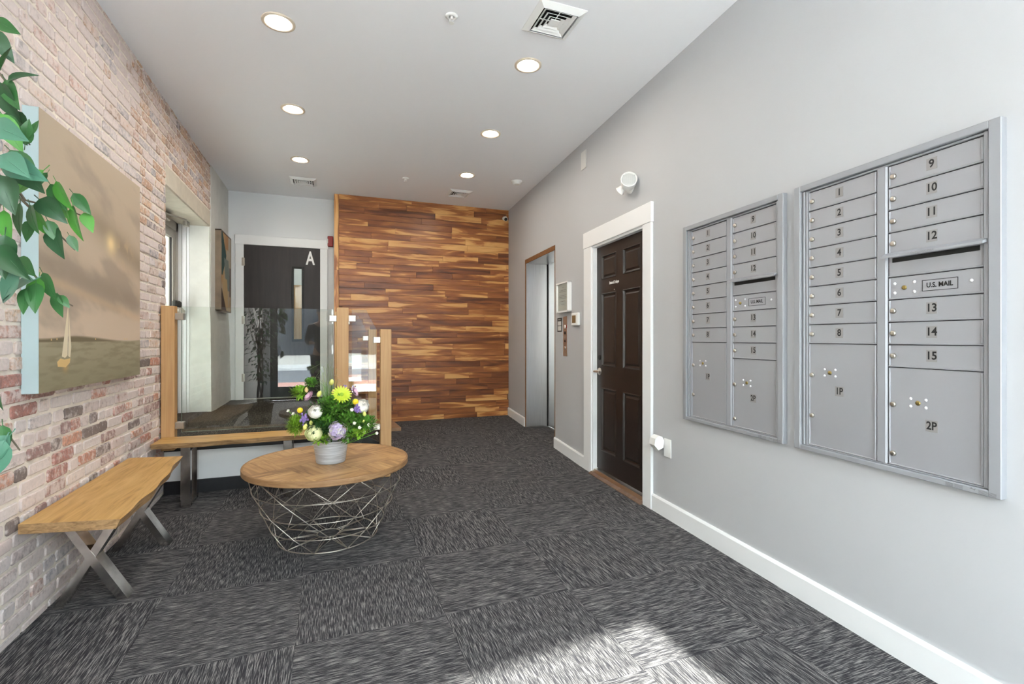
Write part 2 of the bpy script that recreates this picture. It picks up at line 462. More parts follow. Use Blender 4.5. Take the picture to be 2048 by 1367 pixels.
# ------------------------------------------------------------------ right wall
rb = B()
TH = .25
def rseg(y0, y1, z0, z1): rb.box(rl(y0), rl(y1), 0, TH, z0, z1, RWM)
dY0, dY1, dZ = 3.012, 3.878, 2.05
eY0, eY1, eZ = 4.819, 5.866, 2.215
rseg(-2.0, dY0, -.05, H); rseg(dY0, dY1, dZ, H); rseg(dY1, eY0, -.05, H); rseg(eY0, eY1, eZ, H); rseg(eY1, 7.3, -.05, H)
wall_right = structure(rb.link('wall_right', M_wall), 'light grey painted wall with the mailboxes and the lift')
bb = B()
def bseg(y0, y1):
    n = 1
    za, zb = fz(y0), fz(y1)
    M = RWM
    h = .115
    pr = [(-.016, 0), (-.016, h - .012), (-.009, h), (0, h), (0, 0)]
    pts = [(rl(y0), p, za + q - (.01 if q == 0 else 0)) for p, q in pr] + [(rl(y1), p, zb + q - (.01 if q == 0 else 0)) for p, q in pr]
    bb.poly(pts, [(0, 1, 2, 3, 4), (9, 8, 7, 6, 5)] + [(i, (i + 1) % 5, (i + 1) % 5 + 5, i + 5) for i in range(5)], M)
bseg(-1.7, 2.90); bseg(4.04, 4.1); bseg(4.1, eY0 - .0); bseg(eY1 + .01, 6.66)
structure(bb.link('baseboard_right', M_trim), 'white baseboard along the right wall')

# ------------------------------------------------------------------ left wall (brick) with deep opening
oY0, oY1, oZ = 4.52, 6.0, 2.41
lb = B()
def lbox(y0, y1, z0, z1, x0=-1.75, x1=XL - .0065): lb.box(x0, x1, y0, y1, z0, z1)
lbox(-2.0, oY0, -.05, H); lbox(oY0, oY1, oZ + .17, H); lbox(oY0, oY1, -.05, PZ - .005); lbox(oY1, 6.05, oZ + .17, H)
wall_left = structure(lb.link('wall_left', M_mortar), 'old whitewashed brick wall on the left')
PITCH = .0655
def brick_color(y, z):
    """per-brick colour and limewash amount; regional character of the old wall"""
    r = random.random()
    reds = [(168, 98, 74), (156, 88, 74), (178, 110, 80), (150, 104, 92), (134, 92, 88), (186, 124, 92)]
    dark = [(92, 74, 72), (84, 66, 60), (104, 92, 94)]
    pale = [(196, 172, 164), (186, 166, 162), (176, 158, 156), (204, 182, 170)]
    tan = [(190, 148, 112), (180, 138, 104), (200, 162, 126), (166, 136, 114)]
    grey = [(162, 158, 164), (150, 148, 154), (172, 166, 168), (184, 178, 180)]
    if z < .36 - (y - 2.4) * .12:
        c = random.choice(grey + pale + [(176, 140, 126)]); w = random.uniform(.45, .8)
    elif z < 1.06:
        if r < .36: c = random.choice(reds); w = random.uniform(.2, .6)
        elif r < .48: c = random.choice(dark); w = random.uniform(.1, .45)
        else: c = random.choice(pale + reds[3:5] + grey[2:]); w = random.uniform(.55, .95)
    elif y > 3.9 and z > 2.0 or y > 4.4:
        if r < .6: c = random.choice(tan); w = random.uniform(.2, .6)
        elif r < .75: c = random.choice(grey + dark[2:]); w = random.uniform(.2, .5)
        else: c = random.choice(pale); w = random.uniform(.4, .8)
    elif z > 1.06:
        if r < .16: c = random.choice(tan); w = random.uniform(.5, .8)
        elif r < .28: c = random.choice(grey); w = random.uniform(.4, .7)
        elif r < .36: c = random.choice([(182, 140, 124), (176, 130, 112)]); w = random.uniform(.5, .75)
        else: c = random.choice(pale); w = random.uniform(.7, 1.0)
    else:
        c = random.choice(pale); w = .6
    return (*lin(c), w)
brick_specs = []
row = 0; z = -.03
while z < H - .01:
    z1 = min(z + PITCH, H)
    y = -0.2 - random.uniform(0, .2)
    hdr = (row % 5 == 2)
    while y < 6.05:
        Lb = random.choice((.10, .105)) if (hdr or random.random() < .22) else random.uniform(.19, .215)
        y1 = min(y + Lb, 6.05)
        zc = (z + z1) / 2; yc = (y + y1) / 2
        # clip against opening and lintel
        segs = [(y, y1)]
        if zc > PZ - .02 and zc < oZ + .165:
            ns = []
            for (a, b_) in segs:
                if a < oY0: ns.append((a, min(b_, oY0 + random.uniform(-.012, .008))))
                if b_ > oY1 + .005 and zc > 99: ns.append((max(a, oY1), b_))
            segs = ns
        if zc <= PZ and y1 > 4.5: segs = []
        for (a, b_) in segs:
            if b_ - a > .03 and b_ > 1.9: brick_specs.append((a + .006, b_ - .006, z + .0065, z1 - .0065))
        y = y1
    z += PITCH; row += 1
def brick_geo(b, y0, y1, z0, z1, col, lay):
    j = lambda s_: random.uniform(-s_, s_)
    cx = random.uniform(.006, .014)
    yo0, yo1, zo0, zo1 = y0 + j(.003), y1 + j(.003), z0 + j(.0025), z1 + j(.0025)
    c = min(.010, (y1 - y0) * .2)
    out = [(yo0 + c, zo0 + j(.002)), (yo1 - c, zo0 + j(.002)), (yo1 + j(.002), zo0 + c * .8), (yo1 + j(.002), zo1 - c * .8), (yo1 - c, zo1 + j(.002)), (yo0 + c, zo1 + j(.002)), (yo0 + j(.002), zo1 - c * .8), (yo0 + j(.002), zo0 + c * .8)]
    yc, zc = (y0 + y1) / 2, (z0 + z1) / 2
    d = XL + j(.003)
    pts = [(XL - .02, p, q) for p, q in out] + [(d - .003, p, q) for p, q in out] + [(d + j(.0012), p + (.004 if p < yc else -.004), q + (.004 if q < zc else -.004)) for p, q in out]
    fs = []
    for i in range(8):
        k = (i + 1) % 8
        fs += [(i, k, k + 8, i + 8), (i + 8, k + 8, k + 16, i + 16)]
    fs.append(tuple(range(16, 24)))
    n0 = len(b.m.faces)
    vs = b.poly(pts, fs)
    for v in vs:
        for lp in v.link_loops: lp[lay] = col
def seen_size(s_):
    y0, y1, z0, z1 = s_
    y = (y0 + y1) / 2; zc = (z0 + z1) / 2
    d = XL * FW[0] + y * FW[1]; l = XL * RT[0] + y * RT[1]
    px = 1024 + FPX * l / d; py = 676 - FPX * (zc - CAM_Z) / d
    if px < -20 or py < -20 or py > 1400: return 0
    if 2.66 < y < 3.74 and 1.03 < zc < 2.14: return 0
    vis = 1.0
    return (y1 - y0) * (z1 - z0) / (d ** 3) * vis * (1.6 if zc < 1.1 else 1.0)
brick_specs.sort(key=seen_size, reverse=True)
def brick_obj(specs, name):
    b = B(); lay = b.m.loops.layers.float_color.new('Col')
    for s_ in specs: brick_geo(b, *s_, brick_color((s_[0] + s_[1]) / 2, (s_[2] + s_[3]) / 2), lay)
    return b.link(name, M_brick, wall_left)
for s_ in brick_specs[:298]: brick_obj([s_], 'brick')
o = brick_obj(brick_specs[298:], 'brickwork'); o['kind'] = 'stuff'
o['label'] = 'smaller and more distant bricks of the old wall'
# brick returns on the near jamb of the opening
b = B(); lay = b.m.loops.layers.float_color.new('Col')
zz = PZ; 
while zz < oZ - .03:
    xx = XL - .0
    first = random.random() < .5
    Lx = .10 if first else .2
    a = xx; 
    while a > -1.45:
        e = max(a - Lx, -1.46)
        vs = b.box(e + .005, a - .004, oY0 - .03, oY0 + random.uniform(.0, .006), zz + .005, zz + PITCH - .005, bev=.004)
        colr = brick_color(4.6, zz)
        for v in vs:
            for lp in v.link_loops: lp[lay] = colr
        a = e; Lx = .2
    zz += PITCH
o = b.link('jamb_brickwork', M_brick, wall_left); o['kind'] = 'stuff'; o['label'] = 'bricks lining the near side of the opening'
# plaster lintel
lt = B(); lt.box(-1.75, XL + .004, oY0 - .02, 6.02, oZ, oZ + .17, bev=.01)
lt.link('lintel', M_lintel, wall_left)
# smooth pier beyond the opening: its jamb, face and rough base
pb = B()
pb.box(-1.9, XL + .0, oY1, 6.06, -.05, oZ + .0)
pb.box(-1.9, XL + .006, 6.04, 7.2, -.05, H)
pier = structure(pb.link('wall_left', M_plaster), 'painted plaster pier between the side opening and the rear corner')
# a lumpy plastered bulge low on the pier
bl = B()
NY, NZ = 14, 22
pts = []
for iz in range(NZ + 1):
    for iy in range(NY + 1):
        yy = 5.985 + (7.0 - 5.985) * iy / NY; zq = PZ + (1.55 - PZ) * iz / NZ
        prof = .028 * (1 - iz / NZ) ** .6
        edge = min(1, iy / 2.0)
        x = XL + .006 + (prof + random.uniform(-.003, .003)) * (.5 + .5 * edge) * (1 if iz < NZ else 0) 
        pts.append((x, yy, zq))
fs = [(iz * (NY + 1) + iy, iz * (NY + 1) + iy + 1, (iz + 1) * (NY + 1) + iy + 1, (iz + 1) * (NY + 1) + iy) for iz in range(NZ) for iy in range(NY)]
n0 = len(pts)
pts += [(XL - .02, 5.985, PZ), (XL - .02, 5.985, 1.55)]
bl.poly(pts, fs, smooth=True)
bl.poly([pts[iz * (NY + 1)] for iz in range(NZ + 1)] + [(XL - .02, 5.985, 1.55), (XL - .02, 5.985, PZ)], [tuple(range(NZ + 3))])
bl.link('plaster_bulge', M_plaster, pier)

# ------------------------------------------------------------------ side glazed door in the opening (window_1)
w1 = troot('window_1', 'glazed aluminium side door in the brick opening', (0, 0, 0))
f = B()
FX0, FX1 = -1.53, -1.47
f.box(FX0, FX1, oY0 - .02, oY0 + .06, PZ, oZ); f.box(FX0, FX1, oY1 - .085, oY1, PZ, oZ); f.box(FX0, FX1, oY0, oY1, oZ - .09, oZ)
f.box(FX0, FX1, oY0, oY1, PZ - .01, PZ + .03)
f.link('frame', M_aluD, w1)
f = B()
f.box(FX0 + .012, FX1 - .012, oY0 + .06, oY0 + .13, PZ + .03, oZ - .09); f.box(FX0 + .012, FX1 - .012, oY1 - .16, oY1 - .088, PZ + .03, oZ - .09)
f.box(FX0 + .012, FX1 - .012, oY0 + .13, oY1 - .16, PZ + .03, PZ + .20); f.box(FX0 + .012, FX1 - .012, oY0 + .13, oY1 - .16, oZ - .17, oZ - .09)
f.link('door_stile', M_aluD, w1)
f = B(); f.box(-1.503, -1.497, oY0 + .12, oY1 - .15, PZ + .19, oZ - .16); f.link('pane', M_glass2, w1)
f = B(); f.box(-1.508, -1.492, oY1 - .172, oY1 - .158, PZ + .2, oZ - .17); f.link('gasket', M_ink, w1)
f = B()   # white casing strips on the far jamb
for k_, (xa, xb) in enumerate(((-1.47, -1.44), (-1.435, -1.40), (-1.395, -1.375))):
    f.box(xa, xb, oY1 - .02 + .006 * k_, oY1, PZ, oZ)
f.link('casing', M_trim, w1)
f = B(); f.box(-1.46, -1.40, oY1 - .34, oY1 - .09, 1.46, 1.53, bev=.01); f.box(-1.40, -1.385, oY1 - .33, oY1 - .10, 1.48, 1.51, bev=.005)
f.link('push_bar', M_nickel, w1)
f = B(); f.box(-1.455, -1.41, oY1 - .30, oY1 - .12, 1.53, 1.60, bev=.015); f.link('latch_cover', M_ink, w1)
f = B(); f.box(-1.46, -1.41, 5.2, 5.5, oZ - .075, oZ - .02, bev=.008); f.tube([(-1.41, 5.3, oZ - .04), (-1.30, 5.55, oZ - .04), (-1.36, 5.82, oZ - .04)], .008)
f.box(-1.38, -1.34, 5.78, 5.86, oZ - .05, oZ - .002)
f.link('door_closer', M_aluD, w1)

# ------------------------------------------------------------------ rear wall, wood wall
b = B(); b.box(-1.9, .12, YB, YB + .2, -.05, H)
wall_back = structure(b.link('wall_back', M_wall_b), 'cool grey rear wall behind the landing')
b = B(); b.box(.075, 2.62, YW + .016, YB + .2, -.05, H)
wood_wall = structure(b.link('wall_back', M_brown), 'rear wall clad in horizontal acacia planks')
rowh = .0815; z = .085
nrow = 0
while z < H - .005:
    z1 = min(z + rowh, H)
    x = .122 - random.uniform(0, .5)
    while x < 2.47:
        Lp = random.choice((.35, .5, .65, .8, .95, 1.1)) * random.uniform(.95, 1.05)
        a, e = max(x, .122), min(x + Lp, 2.475)
        if e - a > .05:
            pj = random.uniform(0, .0025)
            pbm = B(); hw = (e - a) / 2; hh = (z1 - z) / 2 - .0008
            pbm.box(-hw + .0005, hw - .0005, -.015 - pj, .006, -hh, hh, bev=.0016)
            pbm.link('plank', M_acacia, wood_wall, ((a + e) / 2, YW + .015, (z + z1) / 2))
        x += Lp
    z = z1; nrow += 1
for (za, zb) in ((.10, .86), (.86, 2.10), (2.10, 3.076)):
    pbm = B(); hz = (zb - za) / 2 - .001
    pbm.box(-hz, hz, -.02, .006, -.027, .027, bev=.002)
    pl = pbm.link('corner_board', M_acacia, wood_wall, (.092, YW + .013, (za + zb) / 2)); pl.rotation_euler = (0, PI / 2, 0)

# ------------------------------------------------------------------ landing and steps
b = B()
b.box(-1.47, .10, 4.50, 7.0, -.05, PZ - .008)
landing = structure(b.link('landing', M_black), 'raised landing behind the glass railing')
b = B(); b.box(-1.47, .115, 4.44, 7.0, PZ - .008, PZ, bev=.003); b.link('carpet', M_carpetD, landing)
b = B(); b.box(XL + .01, .56, 4.445, 4.51, 0, .335 ); 
b = B(); b.box(XL + .005, .10, 4.45, 4.505, .0, .345); fw_ = b.link('front_panel', M_trim, landing)
b = B(); b.box(XL + .005, .10, 4.44, 4.505, .345, PZ - .008); b.link('fascia', M_black, landing)
b = B(); b.box(XL + .005, .10, 4.435, 4.452, -.01, .115); bo = b.link('skirting', M_black, landing)
steps = structure(B().link('trim_1', M_carpetD), 'carpeted steps up to the landing')
for (xa, xb, zt) in ((.10, .32, .32), (.32, .54, .20)):
    b = B(); b.box(xa, xb, 4.57, 5.62, 0, zt, bev=.006); b.link('step', M_carpetD, steps)
b = B(); b.prism([(.10, 0), (.56, 0), (.56, .20), (.34, .33), (.10, .43)], 'y', 4.552, 4.57); b.link('stringer', M_black, steps)
b = B(); b.prism([(.10, .02), (.56, .03), (.56, .21), (.34, .34), (.10, .43)], 'y', 5.62, 5.64); b.link('stringer', M_black, steps)
tb = B(); tb.prism([(.36, 6.12), (.835, 6.10), (.80, 6.655), (.36, 6.655)], 'z', fz(6.1) - .01, fz(6.6) + .022)
tag(tb.link('floor_board', M_tan), 'flat tan board on the carpet at the foot of the plank wall', 'board')

# ------------------------------------------------------------------ door A (rear)
ax0, ax1, az0, az1 = -1.009, -.108, PZ + .005, 2.41
d1 = troot('door_1', 'dark door with a white letter A and a narrow glass slot', (0, YB, 0))
b = B()
b.box(-1.104, ax0, -.025, 0, PZ, az1 + .115, bev=.003); b.box(ax1, -.014, -.025, 0, PZ, az1 + .115, bev=.003); b.box(-1.108, -.010, -.028, 0, az1, az1 + .12, bev=.003)
b.link('casing', M_trim, d1)
b = B()
wx0, wx1, wz0, wz1 = -.436, -.326, 1.20, 2.14
for (xa, xb, za, zb) in ((ax0, wx0, az0, az1), (wx1, ax1, az0, az1), (wx0, wx1, az0, wz0), (wx0, wx1, wz1, az1)):
    b.box(xa, xb, -.012, 0, za, zb)
b.link('door_leaf', M_doorA, d1)
b = B()
for (xa, xb, za, zb) in ((wx0 - .02, wx0 + .008, wz0 - .02, wz1 + .02), (wx1 - .008, wx1 + .02, wz0 - .02, wz1 + .02), (wx0, wx1, wz0 - .02, wz0 + .008), (wx0, wx1, wz1 - .008, wz1 + .02)):
    b.box(xa, xb, -.02, -.008, za, zb, bev=.003)
for zq in (1.3, 1.55, 1.8, 2.1):
    for xq in (wx0 - .012, wx1 + .012): b.sphere((xq, -.02, zq), .006, 6, 4)
b.link('glazing_bead', M_ink, d1)
b = B(); b.box(wx0, wx1, -.007, -.003, wz0, wz1); b.link('pane', M_glass2, d1)
b = B(); b.box(wx0, wx1, -.0025, -.001, wz0, 1.92); b.link('corridor_door', M_oakpost, d1)
b = B(); b.box(wx0, wx1, -.0025, -.001, 1.92, wz1); b.link('corridor_wall', M_trim, d1)
b = B(); b.mesh(text_mesh('A', .245, .62, .006), Matrix.Translation((-.229, -.0135, 2.27)) @ UPR); b.link('letter', M_white, d1)
for zq in (2.19, 1.45, .72):
    b = B(); b.box(ax0 - .022, ax0 + .012, -.03, -.012, zq - .05, zq + .05, bev=.003); b.tube([(ax0 - .004, -.033, zq - .05), (ax0 - .004, -.033, zq + .05)], .006)
    b.link('hinge', M_nickel, d1)
b = B(); b.box(ax0, ax1, -.03, 0, PZ, PZ + .018, bev=.004); b.link('threshold', M_nickel, d1)
b = B(); b.box(ax0 + .02, ax1 - .02, -.0135, -.012, az0 + .01, az0 + .22); b.link('kick_plate', M_black, d1)

# ------------------------------------------------------------------ black six-panel door (right wall)
d2 = troot('door_2', 'dark brown six-panel door in a white frame', RW((dY0 + dY1) / 2), RWANG)
hw = (rl(dY0) - rl(dY1)) / 2     # local x: -hw far edge, +hw near edge
b = B()
ow = .155
b.box(-hw - .155, -hw, -.022, 0, 0, dZ, bev=.003); b.box(hw, hw + .112, -.022, 0, 0, dZ, bev=.003)
b.box(-hw - .16, hw + .118, -.026, 0, dZ - .0, dZ + .145, bev=.003)
# jamb linings
b.box(-hw, -hw + .018, -.01, .12, 0, dZ); b.box(hw - .018, hw, -.01, .12, 0, dZ); b.box(-hw, hw, -.01, .12, dZ - .018, dZ)
b.link('casing', M_trim, d2)
# leaf with sunk mouldings
leaf_y = .03
def W2(y): return rl(y) - rl((dY0 + dY1) / 2)
panels = []
cA, cB = (W2(3.845) , W2(3.627)), (W2(3.47), W2(3.255))
cA = (-hw + .11, -.055); cB = (.055, hw - .11)
for c in (cA, cB):
    for (za, zb) in ((.225, .785), (.975, 1.615), (1.735, 1.945)): panels.append((c[0], c[1], za, zb))
b = B()
xs = [-hw + .02, cA[0], cA[1], cB[0], cB[1], hw - .02]
zs = [.055, .225, .785, .975, 1.615, 1.735, 1.945, dZ - .02]
for i in range(5):
    for j in range(7):
        if i in (1, 3) and j in (1, 3, 5): continue
        b.box(xs[i], xs[i + 1], leaf_y, leaf_y + .04, zs[j], zs[j + 1])
b.link('door_leaf', M_blackdoor, d2)
for (xa, xb, za, zb) in panels:
    b = B()
    # moulding frame stepping in, then raised field
    o1, o2, o3 = .0, .022, .045
    rings = [(0, leaf_y), (.006, leaf_y - .004), (.014, leaf_y + .010), (.026, leaf_y + .014), (.042, leaf_y + .004)]
    pts = []
    for (ins, yy) in rings:
        pts += [(xa + ins, yy, za + ins), (xb - ins, yy, za + ins), (xb - ins, yy, zb - ins), (xa + ins, yy, zb - ins)]
    fs = []
    for r_ in range(len(rings) - 1):
        for k_ in range(4):
            a = r_ * 4 + k_; c_ = r_ * 4 + (k_ + 1) % 4
            fs.append((a, c_, c_ + 4, a + 4))
    n_ = (len(rings) - 1) * 4
    fs.append((n_, n_ + 1, n_ + 2, n_ + 3))
    b.poly(pts, fs); b.link('panel', M_blackdoor, d2)
b = B(); b.mesh(text_mesh('Bottoms & Trollopes', .034, .62, .0012, .92), Matrix.Translation((W2(3.537), leaf_y - .001, 1.692)) @ UPR); b.link('lettering', M_white, d2)
b = B(); b.lathe([(.006, 0), (.006, .004)], 10, Matrix.Translation((W2(3.53), leaf_y, 1.63)) @ Matrix.Rotation(PI / 2, 4, 'X')); b.link('peephole', M_nickel, d2)
b = B()
hx = -hw + .075
b.lathe([(.033, 0), (.033, .006), (.026, .012), (.012, .014), (.011, .045)], 20, Matrix.Translation((hx, leaf_y, .925)) @ Matrix.Rotation(PI / 2, 4, 'X'))
b.box(hx - .015, hx + .1, leaf_y - .06, leaf_y - .045, .915, .935, bev=.005)
b.link('lever_handle', M_nickel, d2)
b = B(); b.lathe([(.024, 0), (.024, .006), (.018, .010)], 18, Matrix.Translation((hx, leaf_y, 1.05)) @ Matrix.Rotation(PI / 2, 4, 'X')); b.link('deadbolt', M_ink, d2)
for zq in (1.82, 1.06, .32):
    b = B(); b.box(hw - .022, hw - .012, leaf_y - .012, leaf_y + .003, zq - .05, zq + .05); b.tube([(hw - .014, leaf_y - .012, zq - .052), (hw - .014, leaf_y - .012, zq + .052)], .006)
    b.link('hinge', M_white, d2)
b = B(); b.prism([(-.02, 0), (-.02, .012), (.0, .045), (.10, .055), (.10, 0)], 'x', -hw + .0, hw - .0); b.link('threshold', M_nickel, d2)
b = B(); b.prism([(-.045, -.005), (-.045, .006), (-.018, .022), (-.018, -.005)], 'x', -hw + .0, hw - .0); b.link('threshold_strip', mat('worn_wood_strip', (112, 88, 72), .6, noise=.2), d2)

# ------------------------------------------------------------------ lift
e_ = troot('door_3', 'stainless steel lift entrance in the right wall', RW((eY0 + eY1) / 2, fz(5.3)), RWANG)
hw = (rl(eY0) - rl(eY1)) / 2
eh = eZ - fz(5.3)
D = .30
b = B(); b.box(-hw - .0, -hw + .002 + .02, .004, D, -.05, eh - .03); b.link('jamb_panel', M_steel, e_)
b = B(); b.box(hw - .02, hw, .004, D, -.05, eh - .03); b.link('jamb_panel', M_steel, e_)
b = B(); b.box(-hw, hw, .004, D, eh - .03, eh); b.link('header_panel', M_steel, e_)
b = B(); b.box(-hw + .02, .0, D, D + .03, -.03, eh - .03); b.link('door_panel', M_steel, e_)
b = B(); b.box(.003, hw - .02, D + .02, D + .05, -.03, eh - .03); b.link('door_panel', M_steel, e_)
b = B(); b.box(-hw - .3, hw + .3, D + .05, D + .08, -.1, eh + .1); b.link('shaft_wall', M_dark, e_)
b = B(); b.box(-hw + .02, -hw + .028, D - .012, D, 0, eh - .03); b.link('gap', M_dark, e_)
b = B(); b.box(-hw + .02, hw - .02, D - .012, D + .05, -.05, .004 + .02); b.link('sill', M_steel, e_)
b = B()
b.box(-hw - .012, hw + .005, -.004, .006, eh - .03, eh + .022); b.box(-hw - .010, -hw + .004, -.004, .006, -.02, eh); b.box(hw - .004, hw + .006, -.004, .006, -.05, eh)
b.link('edge_trim', M_brown, e_)
fs_ = thing('floor_sign', 'small black floor number plate on the lift jamb', 'sign', (2.541, eY1 - .026, 1.586), -math.atan(K))
b = B(); b.box(-.05, .05, -.004, 0, -.05, .05, bev=.001); b.link('plate', M_ink, fs_)
b = B(); b.mesh(text_mesh('*1', .085, .8, .002), Matrix.Translation((0, -.0047, 0)) @ UPR); b.link('lettering', M_white, fs_)

# ------------------------------------------------------------------ wall furniture right of the lift
ct = thing('certificate_frame', 'white framed notice box on the wall above the lift buttons', 'notice', RW(4.52, 1.64), RWANG)
b = B()
w_, h_ = .155, .155
b.box(-w_, -w_ + .014, -.045, 0, -h_, h_); b.box(w_ - .014, w_, -.045, 0, -h_, h_); b.box(-w_, w_, -.045, 0, h_ - .014, h_); b.box(-w_, w_, -.045, 0, -h_, -h_ + .014)
b.link('frame', M_white, ct)
b = B(); b.box(-w_ + .014, w_ - .014, -.030, 0, -h_ + .014, h_ - .014); b.link('paper', M_whited, ct)
b = B()
for k_, (zq, ww) in enumerate(((.105, .02), (.075, .09), (.06, .10), (.02, .10), (.005, .11), (-.01, .10), (-.04, .06), (-.07, .04))):
    b.box(-ww, ww, -.0312, -.030, zq - .0015, zq + .0015)
b.link('print', M_inkgrey, ct)
b = B(); b.box(-.12, .12, -.034, -.031, -h_ + .02, h_ - .02); b.link('glazing', M_glass2, ct)
cs = thing('call_panel', 'tall brushed steel lift call panel with round buttons', 'lift buttons', RW(4.525, 1.24), RWANG)
b = B(); b.box(-.052, .052, -.004, 0, -.205, .205, bev=.0015); b.link('plate', M_steel, cs)
for zq, rr, mm in ((.10, .018, M_white), (.035, .016, M_ink), (-.05, .011, M_ink), (-.12, .018, M_chrome)):
    b = B(); Mx = Matrix.Translation((0, -.004, zq)) @ Matrix.Rotation(PI / 2, 4, 'X')
    b.lathe([(rr, 0), (rr, .004), (rr * .7, .006)], 16, Mx); b.link('button', mm, cs)
b = B(); b.mesh(text_mesh('FIRE', .014), Matrix.Translation((0, -.0045, .068)) @ UPR); b.box(.025, .045, -.0048, -.004, .085, .115); b.link('lettering', M_red, cs)
cs = thing('evacuation_sign', 'little black and white pictogram sign left of the call panel', 'sign', RW(4.682, 1.362), RWANG)
b = B(); b.box(-.062, .062, -.003, 0, -.073, .073, bev=.001); b.link('plate', M_ink, cs)
b = B(); b.box(-.045, .048, -.004, -.003, -.062, -.012); b.box(-.045, .048, -.004, -.003, -.006, .038); b.link('pictogram', M_whited, cs)
b = B(); b.mesh(text_mesh('IN FIRE', .022), Matrix.Translation((0, -.0037, .056)) @ UPR); b.link('lettering', M_white, cs)
th = thing('thermostat', 'white wall thermostat with a brown display, beside the door frame', 'thermostat', RW(4.23, 1.405), RWANG)
b = B(); b.box(-.082, .075, -.028, 0, -.062, .062, bev=.006); b.link('housing', M_white, th)
b = B(); b.box(-.058, .028, -.029, -.027, -.035, .038); b.link('display', mat('amber_display', (128, 104, 70), .2), th)
bp = tag(B().link('blank_plate', M_whited), 'narrow blank white cover plate high on the wall near the ceiling', 'cover plate')
bp.location = RW(4.07, 2.9); bp.rotation_euler = (0, 0, RWANG)
bmx = B(); bmx.box(-.055, .055, -.008, 0, -.085, .085, bev=.003); me = bpy.data.meshes.new('blank_plate'); bmx.m.to_mesh(me); me.materials.append(M_whited); bp.data = me

# emergency light head
em = thing('emergency_light', 'white round emergency light head above the black door', 'emergency light', RW(3.15, 2.405), RWANG)
b = B(); R90 = Matrix.Rotation(PI / 2, 4, 'X')
b.lathe([(.055, 0), (.055, .01), (.040, .018), (.026, .03)], 20, Matrix.Translation((-.06, 0, -.01)) @ R90)
b.link('base', M_white, em)
aim = Vector((.86, -.42, .22)).normalized()
b = B(); Q2 = Vector((-.75, -.35, -.55)).normalized().to_track_quat('Z', 'Y').to_matrix().to_4x4()
b.lathe([(.012, -.02), (.020, 0), (.034, .045), (.038, .052), (.030, .054), (.026, .046)], 20, Matrix.Translation((-.075, -.05, -.01)) @ Q2, cap1=True); b.link('side_lamp', M_white, em)
Q = aim.to_track_quat('Z', 'Y').to_matrix().to_4x4()
hd = Matrix.Translation((-.012, -.05, -.005)) @ Q
b = B(); b.lathe([(.015, -.062), (.034, -.052), (.048, -.030), (.056, 0), (.060, .045), (.062, .062), (.056, .062), (.052, .05)], 24, hd, cap1=False); b.link('housing', M_white, em)
b = B(); b.lathe([(.053, .05), (.04, .056), (.01, .058)], 24, hd, cap0=False)
for k_ in range(-3, 4): b.box(k_ * .014 - .002, k_ * .014 + .002, -.035, .035, .055, .061, hd)
b.link('lens', mat('lamp_lens', (205, 206, 204), .2), em)

# outlet and plug-in
ou = thing('wall_outlet', 'white outlet plate low on the right wall', 'outlet', RW(2.745, .475), RWANG)
b = B(); b.box(-.02, .06, -.006, 0, -.062, .062, bev=.002); b.link('plate', M_white, ou)
af = thing('plug_in_freshener', 'white plug-in air freshener in the outlet beside the black door', 'air freshener', RW(2.79, .50), RWANG)
b = B(); b.prism([(-.012, -.03), (-.05, -.045), (-.082, -.01), (-.075, .035), (-.045, .055), (-.02, .045), (-.006, .02)], 'x', -.035, .03)
b.link('body', M_white, af)
b = B(); b.box(-.02, .02, -.055, -.03, -.047, -.035, bev=.003); b.link('vial', M_whited, af)

